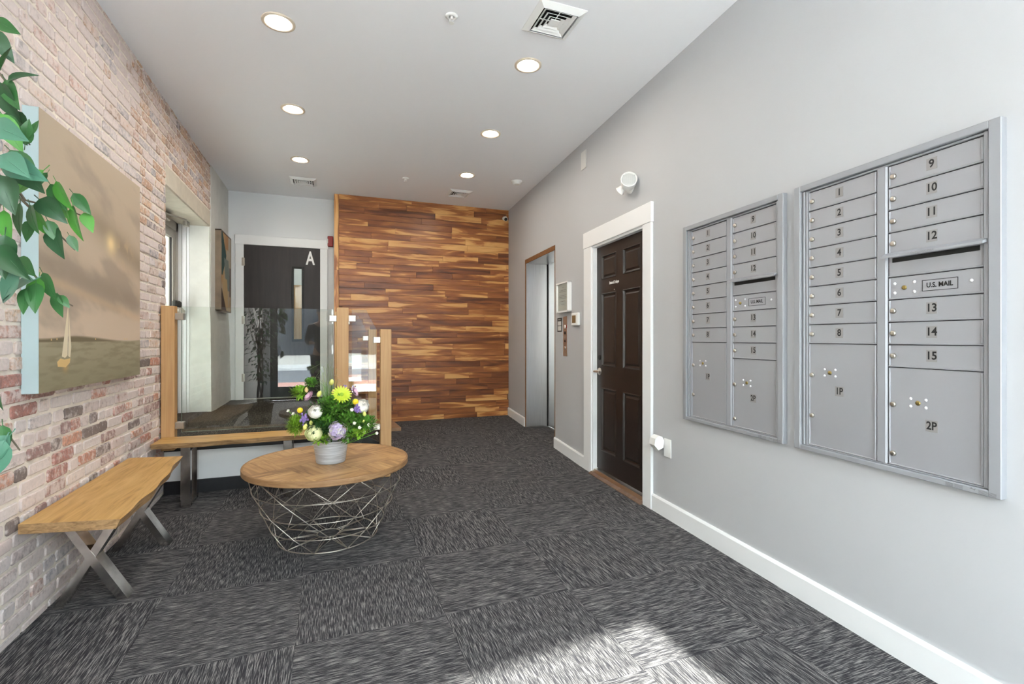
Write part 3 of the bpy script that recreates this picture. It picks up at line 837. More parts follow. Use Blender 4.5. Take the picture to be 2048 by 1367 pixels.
# ------------------------------------------------------------------ mailboxes
MBW, MBH, MBZ = .785, 1.215, .708
r_geo = {}
def mailbox(y0, label):
    t = thing('mailbox_unit', label, 'mailbox', RW(y0, MBZ), RWANG, 'wall mailbox banks')
    b = B()
    F = -.028
    def fr(x0, x1, z0, z1, ya, yb_, bv=.002): b.box(x0, x1, ya, yb_, z0, z1, bev=bv)
    fr(0, .034, 0, MBH, F, 0); fr(MBW - .034, MBW, 0, MBH, F, 0); fr(.034, MBW - .034, MBH - .026, MBH, F, 0); fr(.034, MBW - .034, 0, .02, F, 0)
    b.link('outer_frame', M_aluF, t)
    b = B()
    fr(.038, .050, .022, MBH - .028, -.018, 0); fr(.053, .064, .022, MBH - .03, -.014, 0, .001)
    fr(.379, .421, .022, MBH - .03, -.016, 0, .006)
    fr(MBW - .052, MBW - .038, .022, MBH - .028, -.018, 0)
    fr(.05, MBW - .05, MBH - .036, MBH - .029, -.014, 0, .001); fr(.05, MBW - .05, .021, .025, -.014, 0, .001)
    b.link('inner_frame', M_aluF, t)
    b = B(); b.box(.034, MBW - .034, -.003, 0, .02, MBH - .026); b.link('back_panel', M_dark, t)
    top = 1.177
    PT = .0862
    def door(x0, x1, z0, z1, text, kind='tenant'):
        d = B()
        d.box(x0, x1, -.008, -.002, z0 + .0015, z1 - .0015, bev=.001)
        # hinge bead at near side and rail at bottom
        d.box(x1 - .009, x1 - .001, -.013, -.006, z0 + .006, z1 - .003, bev=.002)
        d.box(x0, x1, -.013, -.006, z0 + .001, z0 + .007, bev=.002)
        d.box(x0 + .001, x0 + .006, -.012, -.006, z0 + .006, z1 - .003, bev=.0015)
        name = {'tenant': 'tenant_door', 'parcel': 'parcel_door', 'post': 'carrier_door'}[kind]
        dd = d.link(name, M_alu, t)
        if kind == 'tenant':
            zc = (z0 + z1) / 2 + .004; xp = x0 + .150
            n_ = B(); n_.box(xp - .0175, xp + .0175, -.0092, -.008, zc - .021, zc + .021); n_.mi = 1
            n_.mesh(text_mesh(text, .040, .92, .001), Matrix.Translation((xp, -.0096, zc)) @ UPR); n_.link('number_plate', [M_plate, M_ink], dd)
            l_ = B(); Ml = Matrix.Translation((x0 + .017, -.008, (z0 + z1) / 2)) @ R90
            l_.lathe([(.0105, 0), (.0105, .005), (.008, .008), (.004, .0082)], 14, Ml); l_.link('lock', M_nickel, dd)
        elif kind == 'parcel':
            big = text == '2P'
            h_ = z1 - z0
            zl = z1 - (.143 if big else .142); zc = zl - (.062 if big else .062)
            xk = x0 + .105
            for (dx, dz) in ((-.026, .014), (.026, .014), (-.026, -.014), (.026, -.014)):
                rv = B(); rv.sphere((xk + dx, -.008, zl + .015 + dz), .0055, 8, 5, (1, .7, 1)); rv.link('rivet', M_rivet, dd)
            k_ = B(); k_.lathe([(.0085, 0), (.0085, .003), (.003, .0032)], 14, Matrix.Translation((xk, -.008, zl + .015)) @ R90); k_.link('key_cylinder', M_brass, dd)
            xp = x0 + .150
            n_ = B(); n_.box(xp - .02, xp + .02, -.0092, -.008, zc - .021, zc + .021); n_.mi = 1
            n_.mesh(text_mesh(text, .040, .85, .001), Matrix.Translation((xp, -.0096, zc)) @ UPR); n_.link('number_plate', [M_plate, M_ink], dd)
            for zq in (zl, z0 + (.045 if big else .137)):
                l_ = B(); l_.lathe([(.0105, 0), (.0105, .005), (.008, .008), (.004, .0082)], 14, Matrix.Translation((x0 + .017, -.008, zq)) @ R90); l_.link('lock', M_nickel, dd)
        else:
            zc = (z0 + z1) / 2
            for (dx, dz) in ((.022, .018), (.092, .018), (.022, -.018), (.092, -.018), (.27, .003)):
                rv = B(); rv.sphere((x0 + dx, -.008, zc + dz), .0058, 8, 5, (1, .7, 1)); rv.link('rivet', M_rivet, dd)
            k_ = B(); k_.lathe([(.0085, 0), (.0085, .003), (.003, .0032)], 14, Matrix.Translation((x0 + .057, -.008, zc)) @ R90); k_.link('key_cylinder', M_brass, dd)
            xa, xb, za, zb = x0 + .118, x0 + .232, zc - .02, zc + .02
            n_ = B()
            for q in ((xa, xb, za, za + .0018), (xa, xb, zb - .0018, zb), (xa, xa + .0018, za, zb), (xb - .0018, xb, za, zb)): n_.box(q[0], q[1], -.0088, -.008, q[2], q[3])
            n_.mesh(text_mesh('U.S. MAIL', .024, .86, .0006), Matrix.Translation(((xa + xb) / 2, -.0092, zc)) @ UPR); n_.link('lettering', M_ink, dd)
        return dd
    x0, x1 = .066, .377
    for k_ in range(8): door(x0, x1, top - (k_ + 1) * PT, top - k_ * PT, str(k_ + 1))
    door(x0, x1, .025, top - 8 * PT, '1P', 'parcel')
    x0, x1 = .424, .731
    for k_ in range(4): door(x0, x1, top - (k_ + 1) * PT + (0.0), top - k_ * PT, str(k_ + 9))
    za, zb = top - 5 * PT, top - 4 * PT
    d = B(); d.box(x0, x1, -.008, -.002, za + .001, zb - .001, bev=.001); d.box(x0, x1, -.013, -.006, za + .001, za + .007, bev=.002); sl = d.link('outgoing_slot_panel', M_alu, t)
    d = B(); d.box(x0 + .012, x1 - .012, -.0092, -.006, zb - .030, zb - .012, bev=.003); d.link('slot', M_ink, sl)
    d = B(); d.prism([(-.008, zb + .010), (-.040, zb - .004), (-.041, zb - .013), (-.008, zb - .003)], 'x', x0 - .010, x1 + .012)
    hd_ = d.link('hood', M_aluF, sl)
    d = B(); d.mesh(text_mesh('OUTGOING MAIL', .009, 1.1), Matrix.Translation((x0 + .14, -.0412, zb - .0085)) @ UPR); d.link('hood_lettering', M_inkgrey, sl)
    door(x0, x1, top - 6 * PT, za, '', 'post')
    for k_ in range(3): door(x0, x1, top - (k_ + 7) * PT, top - (k_ + 6) * PT, str(k_ + 13))
    door(x0, x1, .025, top - 9 * PT, '2P', 'parcel')
    n_ = B()
    for k_ in range(4):
        n_.box(MBW - .155 + .0, MBW - .155 + .022, -.0287, -.028, .004 + k_ * .0035, .0055 + k_ * .0035)
        n_.box(MBW - .128, MBW - .104, -.0287, -.028, .004 + k_ * .0035, .0052 + k_ * .0035)
        n_.box(MBW - .060, MBW - .012, -.0287, -.028, .003 + k_ * .0035, .0042 + k_ * .0035)
    n_.poly([(MBW - .085, -.0288, .013), (MBW - .079, -.0288, .018), (MBW - .073, -.0288, .013), (MBW - .066, -.0288, .018), (MBW - .070, -.0288, .010), (MBW - .078, -.0288, .013)], [(0, 1, 2, 3, 4, 5)])
    n_.link('maker_print', M_inkgrey, t)
    return t
mailbox(1.679, 'silver bank of numbered mailboxes nearest the camera, right one of the two')
mailbox(2.524, 'silver bank of numbered mailboxes next to the dark door, left one of the two')

# ------------------------------------------------------------------ big sailing painting on the brick wall
def painted(name, w, h, nx, ny, fn, material, parent, yoff):
    b = B(); lay = b.m.loops.layers.float_color.new('Col')
    vs = [b.m.verts.new((w * i / nx, yoff, h * j / ny)) for j in range(ny + 1) for i in range(nx + 1)]
    cols = {}
    for idx, v in enumerate(vs):
        i, j = idx % (nx + 1), idx // (nx + 1)
        cols[v] = (*lin(fn(i / nx, j / ny)), 1)
    for j in range(ny):
        for i in range(nx):
            q = [vs[j * (nx + 1) + i], vs[j * (nx + 1) + i + 1], vs[(j + 1) * (nx + 1) + i + 1], vs[(j + 1) * (nx + 1) + i]]
            f_ = b.m.faces.new(q)
            for lp in f_.loops: lp[lay] = cols[lp.vert]
    return b.link(name, material, parent, recalc=False)
from mathutils import noise as mnoise
def sm(a, b, x):
    t = max(0, min(1, (x - a) / (b - a))); return t * t * (3 - 2 * t)
def mixc(a, b, t): return tuple(a[k] + (b[k] - a[k]) * t for k in range(3))
def sea(u, v):
    hz = .178 + .006 * math.sin(u * 9) * 0
    if v > hz:
        base = mixc((212, 190, 168), (190, 172, 150), sm(.2, .95, v))
        n = mnoise.fractal(Vector((u * 2.0, v * 4.5 + u * 1.2, 3.1)), 1.0, 2.0, 5)
        base = mixc(base, (164, 148, 132), sm(-.05, .5, n) * .75)
        # diagonal dark cloud bank
        t = v - (.80 - .22 * u); base = mixc(base, (134, 118, 98), .6 * math.exp(-(t / .07) ** 2) * sm(.1, .6, u))
        t = v - (.47 - .10 * u); base = mixc(base, (150, 134, 118), .6 * math.exp(-(t / .06) ** 2))
        t = v - (.415 - .12 * u); base = mixc(base, (214, 182, 148), .45 * math.exp(-(t / .02) ** 2))
        g = math.exp(-(((u - .62) / .055) ** 2 + ((v - .63) / .045) ** 2)); base = mixc(base, (250, 222, 168), .95 * g)
        n = mnoise.fractal(Vector((u * 12, v * 12, 9.1)), 1.0, 2.0, 3)
        g = math.exp(-(((u - .78) / .10) ** 2 + ((v - .62) / .05) ** 2)); base = mixc(base, (216, 184, 140), .6 * g * sm(0, .4, n + .15))
        hill = hz + .012 + .012 * math.sin(u * 5 + .5) * sm(0, .3, u)
        base = mixc(base, (120, 108, 84), 1 - sm(hill - .004, hill + .006, v))
    else:
        base = mixc((146, 138, 112), (164, 154, 128), sm(0, hz, v))
        n = mnoise.fractal(Vector((u * 8, v * 60, 1.7)), 1.0, 2.0, 4)
        base = mixc(base, (128, 120, 96), sm(-.2, .5, n) * .5)
        g = math.exp(-(((u - .19) / .02) ** 2 + ((v - .085) / .02) ** 2)); base = mixc(base, (204, 160, 100), .7 * g)
    return base
M_paint = attr_mat('painted_canvas', .75, bump=.15)
pt = thing('painting', 'large square canvas painting of a sailing boat on a calm sea under clouds', 'painting', (XL - .002, 2.60, .988), PI / 2)
PW, PH = 1.165, 1.198
b = B(); b.box(0, PW, -.058, 0, 0, PH, bev=.002); b.link('canvas_edge', mat('pale_blue_canvas_edge', (186, 206, 210), .7), pt)
painted('picture', PW, PH, 150, 220, sea, M_paint, pt, -.0588)
b = B(); M_sail = mat('sail_paint', (232, 218, 190), .7); M_hull = mat('hull_paint', (222, 188, 128), .7)
def flat(pts, y): b.poly([(p * PW, y, q * PH) for p, q in pts], [tuple(range(len(pts)))])
flat([(.212, .335), (.160, .125), (.185, .118), (.205, .128)], -.0594); flat([(.214, .30), (.209, .125), (.226, .118), (.234, .16)], -.0595)
b.link('painted_sail', M_sail, pt)
b = B(); flat([(.125, .105), (.13, .087), (.19, .082), (.222, .098), (.228, .116), (.18, .112), (.15, .118)], -.0594); b.link('painted_hull', M_hull, pt)
b = B()
for (uu, vv) in ((.08, .185), (.12, .187), (.45, .187), (.78, .187), (.81, .186)): flat([(uu, vv), (uu + .007, vv), (uu + .007, vv + .007), (uu, vv + .007)], -.0596)
b.link('painted_lights', M_hull, pt)

# abstract picture beyond
ap = thing('painting', 'framed abstract picture of teal and ochre curves beside the dark door', 'painting', (XL + .006, 6.24, 1.53), PI / 2)
AW, AH = .59, .91
b = B()
b.box(0, .012, -.060, 0, 0, AH); b.box(AW - .012, AW, -.060, 0, 0, AH); b.box(0, AW, -.060, 0, 0, .012); b.box(0, AW, -.060, 0, AH - .012, AH)
b.link('frame', mat('weathered_frame', (132, 116, 98), .7, noise=.2, nscale=8), ap)
def abst(u, v):
    c = (186, 176, 158)
    c = mixc(c, (190, 152, 104), sm(-.1, .3, mnoise.noise(Vector((u * 2, v * 3, 5)))))
    if v > .45 and u < .55 - abs(v - .72) * 1.4 and u > .06 + (1 - v) * .05: c = (44, 78, 76)
    if abs(u - .62 + (v - .5) * .5) < .22 and .28 < v < .68: c = (126, 138, 132)
    if v < .42 and u > .12 + v * .3 and u < .75 - (v * .3): c = (196, 168, 124)
    if v < .28 and u < .1 + (.28 - v) * 1.6: c = (74, 62, 54)
    if u > .86 and .2 < v < .6: c = (110, 96, 100)
    if v > .8 and .45 < u < .75: c = (184, 138, 92)
    return c
painted('picture', AW, AH, 44, 70, abst, M_paint, ap, -.055)

# ------------------------------------------------------------------ glass railings
def clamp(x, z, y, s, root):
    c = B(); c.box(x, x + s * .058, y - .03, y + .028, z - .026, z + .026, bev=.003); c.link('clamp', M_chromew if False else M_nickel, root)
def railing(Yr, name, label, posts, panes, clamps):
    t = thing(name, label, 'railing')
    for (xa, xb, za, zb) in posts:
        b = B(); b.box(-(xb - xa) / 2, (xb - xa) / 2, -.04, .0395, 0, zb - za, bev=.003)
        b.link('post', M_oakpost, t, ((xa + xb) / 2, Yr, za))
    for out in panes:
        b = B(); b.mi = 0
        n = len(out)
        b.prism(out, 'y', -.006 + Yr, .006 + Yr)
        for f_ in b.m.faces:
            b_n = f_.calc_center_median()
            if abs(b_n.y - Yr) < .004: f_.material_index = 1
        g = b.link('glass_panel', [M_glass, M_glassedge], t)
    for (x, z, s) in clamps: clamp(x, z, Yr, s, t)
    return t
YR = 4.40
railing(YR, 'glass_railing', 'glass and oak-post railing along the front of the landing, behind the far bench',
        [(-1.183, -1.096, .37, 1.466), (.062, .158, .37, 1.479), (.42, .513, .012, 1.298)],
        [[(-1.06, .50), (.035, .50), (.035, 1.463), (-1.06, 1.463)],
         [(.185, .36), (.386, .24), (.386, 1.30), (.302, 1.463), (.185, 1.463)]],
        [(-1.096, 1.386, 1), (-1.096, .553, 1), (.062, 1.386, -1), (.062, .553, -1), (.158, 1.389, 1), (.158, .56, 1), (.42, 1.205, -1), (.42, .45, -1)])
YR2 = 5.70
railing(YR2, 'glass_railing', 'rear glass and oak-post railing of the steps, nearest the plank wall',
        [(.062, .158, PZ, 1.51), (.415, .507, .06, 1.318)],
        [[(.185, .50), (.39, .38), (.39, 1.32), (.31, 1.47), (.185, 1.47)]],
        [(.158, 1.40, 1), (.158, .62, 1), (.415, 1.22, -1), (.415, .5, -1)])

# ------------------------------------------------------------------ benches
def seat_mesh(Lx, Wy, th, seed, slant=0.0):
    """local: x along length (0..Lx), y across (0..Wy), wavy live edge at y=0; top material 0, edge material 1"""
    rr = random.Random(seed); b = B()
    n = 26; top = []; bot = []
    ph = rr.uniform(0, 6)
    for i in range(n + 1):
        x = Lx * i / n
        wob = .010 * math.sin(x * 6 + ph) + .005 * math.sin(x * 19 + ph * 2)
        top.append((x + slant * 0, wob)); bot.append((x, wob + .012 + .006 * math.sin(x * 11 + ph)))
    pts = [(x, y, 0) for x, y in top] + [(x, Wy, 0) for x, _ in top] + [(x, y, -th) for x, y in bot] + [(x, Wy, -th) for x, _ in bot]
    m = n + 1
    b.mi = 0
    fs = [(i, i + 1, m + i + 1, m + i) for i in range(n)]
    vs = [b.m.verts.new(p) for p in pts]
    def face(ix, mi):
        f_ = b.m.faces.new([vs[q] for q in ix]); f_.material_index = mi
    for f_ in fs: face(f_, 0)
    for i in range(n):
        face((2 * m + i, 3 * m + i, 3 * m + i + 1, 2 * m + i + 1), 1)
        face((i, 2 * m + i, 2 * m + i + 1, i + 1), 1)
        face((m + i, m + i + 1, 3 * m + i + 1, 3 * m + i), 1)
    face((0, m, 3 * m, 2 * m), 1); face((n, 2 * m + n, 3 * m + n, m + n), 1)
    return b
# near bench along the brick wall (x-legs)
bn = thing('bench', 'wooden bench with crossed chrome legs against the brick wall', 'bench', (-.80, 2.47, 0), PI / 2, 'live-edge wooden benches')
sb = seat_mesh(1.17, .375, .04, 3)
# local +x = world +Y, local +y = world -X ; slight taper of the front edge as in the photograph
for v in sb.m.verts:
    if v.co.y < .2: v.co.y += .055 * v.co.x
    v.co.x += .075 * (v.co.y / .375) 
sb.link('seat', [M_bench, M_benchedge], bn, (0, 0, .468))
def bar(b, p, q, w, d, axis):
    """flat bar from p to q (vectors), width w across travel in the frame plane, depth d along `axis`"""
    p = Vector(p); q = Vector(q); dv = (q - p).normalized(); ax = Vector(axis); side = dv.cross(ax).normalized()
    pts = []
    for e in (p, q):
        for (s1, s2) in ((-1, -1), (1, -1), (1, 1), (-1, 1)):
            pts.append(e + side * (w / 2 * s1) + ax * (d / 2 * s2))
    b.poly(pts, [(0, 3, 2, 1), (4, 5, 6, 7), (0, 1, 5, 4), (1, 2, 6, 5), (2, 3, 7, 6), (3, 0, 4, 7)])
for lx in (.34, .97):
    b = B()
    xa, xb = .10, .345
    bar(b, (lx, xa, 0), (lx, xb, .428), .045, .08, (1, 0, 0)); bar(b, (lx, xb, 0), (lx, xa, .428), .0445, .079, (1, 0, 0))
    # cut feet flat
    for v in b.m.verts:
        if v.co.z < .06: v.co.z = 0.001
        if v.co.z > .38: v.co.z = .428
    b.link('crossed_leg', M_chromew, bn)
# far bench parallel to the railing
bf = thing('bench', 'wooden bench with square chrome legs below the glass railing', 'bench', (-1.17, 4.085, 0), 0, 'live-edge wooden benches')
sb = seat_mesh(1.09, .270, .036, 11)
sb.link('seat', [M_bench, M_benchedge], bf, (0, 0, .473))
for lx in (.205, .875):
    b = B()
    for yy in (.045, .238): b.box(lx - .03, lx + .03, yy - .022, yy + .022, .001, .437, bev=.002)
    b.box(lx - .03, lx + .03, .045, .238, .001, .03, bev=.002); b.box(lx - .03, lx + .03, .045, .238, .41, .437, bev=.002)
    b.link('leg_frame', M_chromew, bf)

# ------------------------------------------------------------------ coffee table
TX, TY, TZ, TR = 0.0, 3.245, .465, .482
ct = thing('coffee_table', 'round wooden coffee table on a wire basket base', 'table', (TX, TY, 0))
b = B(); b.lathe([(TR - .004, TZ - .034), (TR, TZ - .030), (TR, TZ - .004), (TR - .0015, TZ - .0005), (TR - .012, TZ)], 72, smooth=False, cap0=True, cap1=False)
b.lathe([(TR - .012, TZ - .006), (.01, TZ - .006)], 72, cap0=False, cap1=True)
b.link('edge_band', M_tableband, ct)
# parquet of boards clipped to the circle, laid diagonally in blocks
def clip_circle(poly, R):
    # polygon intersect disc by clipping with tangent half planes
    for k in range(48):
        a = 2 * PI * k / 48; nx, ny = math.cos(a), math.sin(a); out = []
        for i in range(len(poly)):
            p, q = poly[i], poly[(i + 1) % len(poly)]
            dp = p[0] * nx + p[1] * ny - R; dq = q[0] * nx + q[1] * ny - R
            if dp <= 0: out.append(p)
            if dp * dq < 0:
                t_ = dp / (dp - dq); out.append((p[0] + (q[0] - p[0]) * t_, p[1] + (q[1] - p[1]) * t_))
        poly = out
        if len(poly) < 3: return []
    return poly
# parquet: square blocks of three boards, alternate blocks turned, laid diagonally
ang = math.radians(28); ca, sa = math.cos(ang), math.sin(ang)
rr = random.Random(5)
BL = .27
for bi in range(-3, 4):
    for bj in range(-3, 4):
        for k in range(3):
            w3 = BL / 3
            if (bi + bj) % 2: r0 = (bi * BL, bj * BL + k * w3, (bi + 1) * BL, bj * BL + (k + 1) * w3); lang = 0
            else: r0 = (bi * BL + k * w3, bj * BL, bi * BL + (k + 1) * w3, (bj + 1) * BL); lang = PI / 2
            g = .0004
            rect = [(r0[0] + g, r0[1] + g), (r0[2] - g, r0[1] + g), (r0[2] - g, r0[3] - g), (r0[0] + g, r0[3] - g)]
            rect = [(p * ca - r_ * sa, p * sa + r_ * ca) for p, r_ in rect]
            pc = clip_circle(rect, TR - .0125)
            if len(pc) < 3: continue
            cx = sum(p[0] for p in pc) / len(pc); cy = sum(p[1] for p in pc) / len(pc)
            ta = ang + lang; c0, s0 = math.cos(-ta), math.sin(-ta)
            loc = [((p - cx) * c0 - (r_ - cy) * s0, (p - cx) * s0 + (r_ - cy) * c0) for p, r_ in pc]
            area = abs(sum(loc[q][0] * loc[(q + 1) % len(loc)][1] - loc[(q + 1) % len(loc)][0] * loc[q][1] for q in range(len(loc)))) / 2
            if area > .0002:
                bq = B(); bq.prism(loc, 'z', -.006, rr.uniform(-.0006, .0)); bq.link('board', M_tabletop, ct, (cx, cy, TZ), ta)
levels = [(.430, .452), (.325, .428), (.205, .382), (.095, .330), (.006, .290)]
NW = 10
b = B()
def ringpt(r, z, a): return (r * math.cos(a), r * math.sin(a), z)
b2 = []
for (z_, r_) in levels:
    q = B(); q.tube([ringpt(r_, z_, 2 * PI * k / 66) for k in range(66)], .0028 if z_ > .01 else .0035, 6, closed=True); q.link('ring_wire', M_wire, ct)
st = 2 * PI / NW
a0 = -PI / 2 + .05
for k in range(NW):
    for s_ in (-1, 1):
        path = []
        for i, (z_, r_) in enumerate(levels):
            a = a0 + k * st + s_ * i * st / 2 + (st / 2 if True else 0)
            path.append(Vector(ringpt(r_ + .003 * s_, z_, a)))
        q = B(); q.tube(path, .0026, 5); q.link('lattice_wire', M_wire, ct)
q = B(); q.tube([ringpt(.068, .008, 2 * PI * k / 30) for k in range(30)], .0035, 6, closed=True); q.link('ring_wire', M_wire, ct)
for k in range(NW):
    a = a0 + k * st + (st / 2) * 1
    for da in (-.05, .05):
        q = B(); q.tube([ringpt(.290, .006, a), ringpt(.068, .010, a + da * 3.2)], .0026, 5); q.link('spoke_wire', M_wire, ct)

# ------------------------------------------------------------------ downlights, vents, sprinklers
def downlight(x, y):
    t = thing('downlight', 'round recessed ceiling downlight, switched on', 'downlight', (x, y, H), 0, 'recessed ceiling downlights')
    b = B(); b.lathe([(.092, 0), (.092, -.005), (.078, -.008), (.070, -.004)], 32, cap0=False, cap1=False); b.link('trim_ring', M_lamptrim, t)
    b = B(); b.lathe([(.072, -.0045), (.062, -.0018)], 32, cap0=False, cap1=False); b.link('baffle', M_lampinner, t)
    b = B(); b.lathe([(.063, -.0019), (.01, -.0019)], 32, cap0=False, cap1=True); b.link('diffuser', M_lampglow, t)
    return t
pos = [(-.277, 3.17), (1.271, 3.071), (-.272, 4.332), (1.377, 4.219), (-.281, 5.532), (1.477, 5.388)]
names = ['nearest left', 'nearest right', 'middle left', 'middle right', 'farthest left', 'farthest right']
src = None
for (x, y), nm in zip(pos, names):
    if src is None: src = downlight(x, y); o = src
    else: o = copy_tree(src); o.location = (x, y, H)
    o['label'] = 'lit round ceiling downlight, %s of the two rows' % nm
def vent(x, y, label, s=.29):
    t = thing('air_vent', label, 'air vent', (x, y, H), 0, 'square ceiling air diffusers')
    h = s / 2
    def sq(b, ro, zo, ri, zi, th=.003):
        pts = []
        for (r_, z_) in ((ro, zo), (ri, zi), (ri - .0, zi - th), (ro - .0, zo - th)):
            pts += [(-r_, -r_, z_), (r_, -r_, z_), (r_, r_, z_), (-r_, r_, z_)]
        fs = []
        for lv in range(4):
            for k in range(4):
                a = lv * 4 + k; c = lv * 4 + (k + 1) % 4; n2 = ((lv + 1) % 4) * 4
                fs.append((a, c, n2 + (k + 1) % 4, n2 + k))
        b.poly(pts, fs)
    b = B(); sq(b, h, -.001, h - .035, -.02); b.link('frame', M_white, t)
    b = B(); b.box(-h + .03, h - .03, -h + .03, h - .03, -.003, -.0005); b.link('backing', M_dark, t)
    for k, r_ in enumerate((h - .045, h - .070, h - .095)):
        b = B(); sq(b, r_, -.018, r_ - .016, -.006); b.link('louvre', M_white, t)
    b = B(); b.box(-.028, .028, -.028, .028, -.02, -.014); b.box(-.002, .002, -h + .04, h - .04, -.012, -.008); b.box(-h + .04, h - .04, -.002, .002, -.012, -.008); b.link('core', M_white, t)
    return t
vent(1.232, 2.585, 'square white ceiling air diffuser nearest the camera')
vent(-.28, 6.27, 'square white ceiling air diffuser in front of the dark letter A door')
vent(1.56, 6.09, 'square white ceiling air diffuser in front of the plank wall')
def sprinkler(x, y, label):
    t = thing('sprinkler', label, 'sprinkler', (x, y, H), 0, 'ceiling sprinkler heads')
    b = B(); b.lathe([(.036, 0), (.036, -.003), (.022, -.012), (.016, -.004)], 20, cap0=False, cap1=False); b.link('escutcheon', M_white, t)
    b = B(); b.lathe([(.010, 0), (.010, -.018), (.006, -.020)], 12)
    b.tube([(.009, 0, -.018), (.012, 0, -.03), (.004, 0, -.040)], .002, 5); b.tube([(-.009, 0, -.018), (-.012, 0, -.03), (-.004, 0, -.040)], .002, 5)
    b.link('body', M_white, t)
    b = B(); b.lathe([(.016, -.040), (.016, -.042)], 14); b.link('deflector', M_white, t)
sprinkler(.664, 2.759, 'white ceiling sprinkler head between the two nearest downlights')
sprinkler(.835, 5.74, 'white ceiling sprinkler head near the plank wall')
sd = thing('smoke_detector', 'white round smoke detector on the ceiling near the lift', 'smoke detector', (2.082, 5.387, H))
b = B(); b.lathe([(.066, 0), (.066, -.010), (.05, -.018), (.046, -.034), (.028, -.042)], 24, cap0=False); b.link('housing', M_white, sd)
b = B(); b.lathe([(.047, -.020), (.047, -.028)], 24, cap0=False, cap1=False); b.link('sensor_slot', M_ink, sd)
# security camera on the plank wall
sc_ = thing('security_camera', 'small white bullet security camera high on the plank wall', 'camera', (2.385, YW - .003, 2.955))
b = B(); b.lathe([(.03, 0), (.03, .012), (.012, .02), (.010, .05)], 16, R90); b.link('mount', M_white, sc_)
b = B(); Mx = Matrix.Translation((-.0, -.06, -.012)) @ Vector((-.25, -.9, -.45)).to_track_quat('Z', 'Y').to_matrix().to_4x4()
b.lathe([(.022, -.04), (.027, -.03), (.028, .05), (.024, .052)], 18, Mx); b.link('housing', M_white, sc_)
b = B(); b.lathe([(.023, .0525), (.01, .0535)], 18, Mx); b.link('lens', M_ink, sc_)
# fire strobe next to the wood wall
st_ = thing('fire_alarm', 'red fire alarm strobe between the dark door and the plank wall', 'fire alarm', (.020, YB, 2.515))
b = B(); b.box(-.035, .035, -.05, 0, -.07, .07, bev=.008); b.link('housing', M_red, st_)
b = B(); b.box(-.045, -.028, -.06, -.035, -.03, .03, bev=.006); b.link('strobe_lens', M_white, st_)

# ------------------------------------------------------------------ flower arrangement
FX, FY, FZ = .012, 3.19, TZ
fa = thing('flower_arrangement', 'artificial flower arrangement in a small metal bucket on the coffee table', 'flowers', (FX, FY, FZ))
b = B()
prof = [(.082, 0), (.084, .003)]
for k in range(11):
    z_ = .008 + k * .011; prof.append((.084 + .018 * z_ / .135 + (.0010 if k % 2 else -.0004), z_))
prof += [(.1015, .130), (.104, .133), (.104, .137), (.100, .137), (.097, .125), (.085, .02)]
b.lathe(prof, 48, cap0=True, cap1=True); b.link('bucket', M_galv, fa)
M_green = mat('leaf_green', (88, 140, 44), .6, noise=.35, nscale=60); M_green2 = mat('bright_green', (132, 176, 48), .6, noise=.2, nscale=50)
M_green3 = mat('deep_green', (52, 96, 42), .6, noise=.3, nscale=50); M_grass = mat('grass_blade', (104, 166, 66), .5)
M_pgrass = mat('pale_grass', (168, 186, 140), .5)
M_cream = mat('cream_petal', (255, 250, 240), .6); M_lime = mat('lime_petal', (206, 222, 66), .55); M_limec = mat('lime_centre', (150, 182, 52), .6)
M_yel = mat('yellow_bud', (252, 214, 44), .55, noise=.1, nscale=80); M_yelp = mat('pale_yellow_petal', (232, 232, 130), .6)
M_cab = mat('green_white_petal', (248, 250, 196), .6); M_lil = mat('lilac_petal', (206, 190, 222), .6); M_pur = mat('purple_petal', (150, 124, 192), .6)
M_pink = mat('pink_petal', (218, 180, 200), .6); M_peach = mat('peach_bud', (240, 208, 150), .6); M_wh = mat('white_blossom', (240, 236, 220), .6)
def fpos(px, py, front):    # local position of a flower seen at photo pixel; front = metres nearer the camera than bucket centre
    d0 = FX * FW[0] + FY * FW[1]
    return at(px, py, d0 - front) - Vector((FX, FY, FZ))
TOCAM = Vector((-FX * 1.0, -FY, CAM_Z - FZ - .2)).normalized()
def frame_at(p, out=None):
    c = Vector((0, 0, .12)); d = (p - c).normalized()
    d = (d * .6 + TOCAM * .7).normalized() if out is None else out
    return Matrix.Translation(p) @ d.to_track_quat('Z', 'Y').to_matrix().to_4x4()
def petal(b, M, L, W, cup, tilt, ang, base=0.0, notch=False, curl=0.0):
    pts = []; rows = 4
    for i in range(rows + 1):
        t_ = i / rows; w_ = W * math.sin(PI * (.12 + .80 * t_)) * .5
        x = base + L * t_ * math.cos(tilt); z_ = L * t_ * math.sin(tilt) - curl * t_ * t_
        for s_ in (-1, 0, 1): pts.append((x, w_ * s_, z_ + (cup * W if s_ else 0)))
    fs = []
    for i in range(rows):
        for s_ in range(2):
            a = i * 3 + s_; fs.append((a, a + 1, a + 4, a + 3))
    b.poly(pts, fs, M @ Matrix.Rotation(ang, 4, 'Z'), True)
def stem(p, root, mt=None):
    b = B(); b.tube([(p.x * .25, p.y * .25, .10), (p.x * .7, p.y * .7, p.z * .6 + .04), tuple(p)], .0022, 5); return b.link('stem', mt or M_green3, root)
def rose(p, R, m, name, lab=None, rings=5):
    M = frame_at(p)
    b = B()
    for k in range(rings):
        f_ = 1 - k / rings; n = 5 + (2 if k < 2 else 0)
        for i in range(n):
            petal(b, M @ Matrix.Translation((0, 0, (k - rings / 2) * R * .10)), R * (.45 + .62 * f_), R * (.95 * f_ + .35), .12, .15 + k * .27, 2 * PI * i / n + k * .7, 0, curl=R * .1 * f_)
    b.sphere((0, 0, 0), R * .55, 10, 6, (1, 1, .6), M)
    o = b.link(name, m, fa)
    if lab: o['label'] = lab
    return o
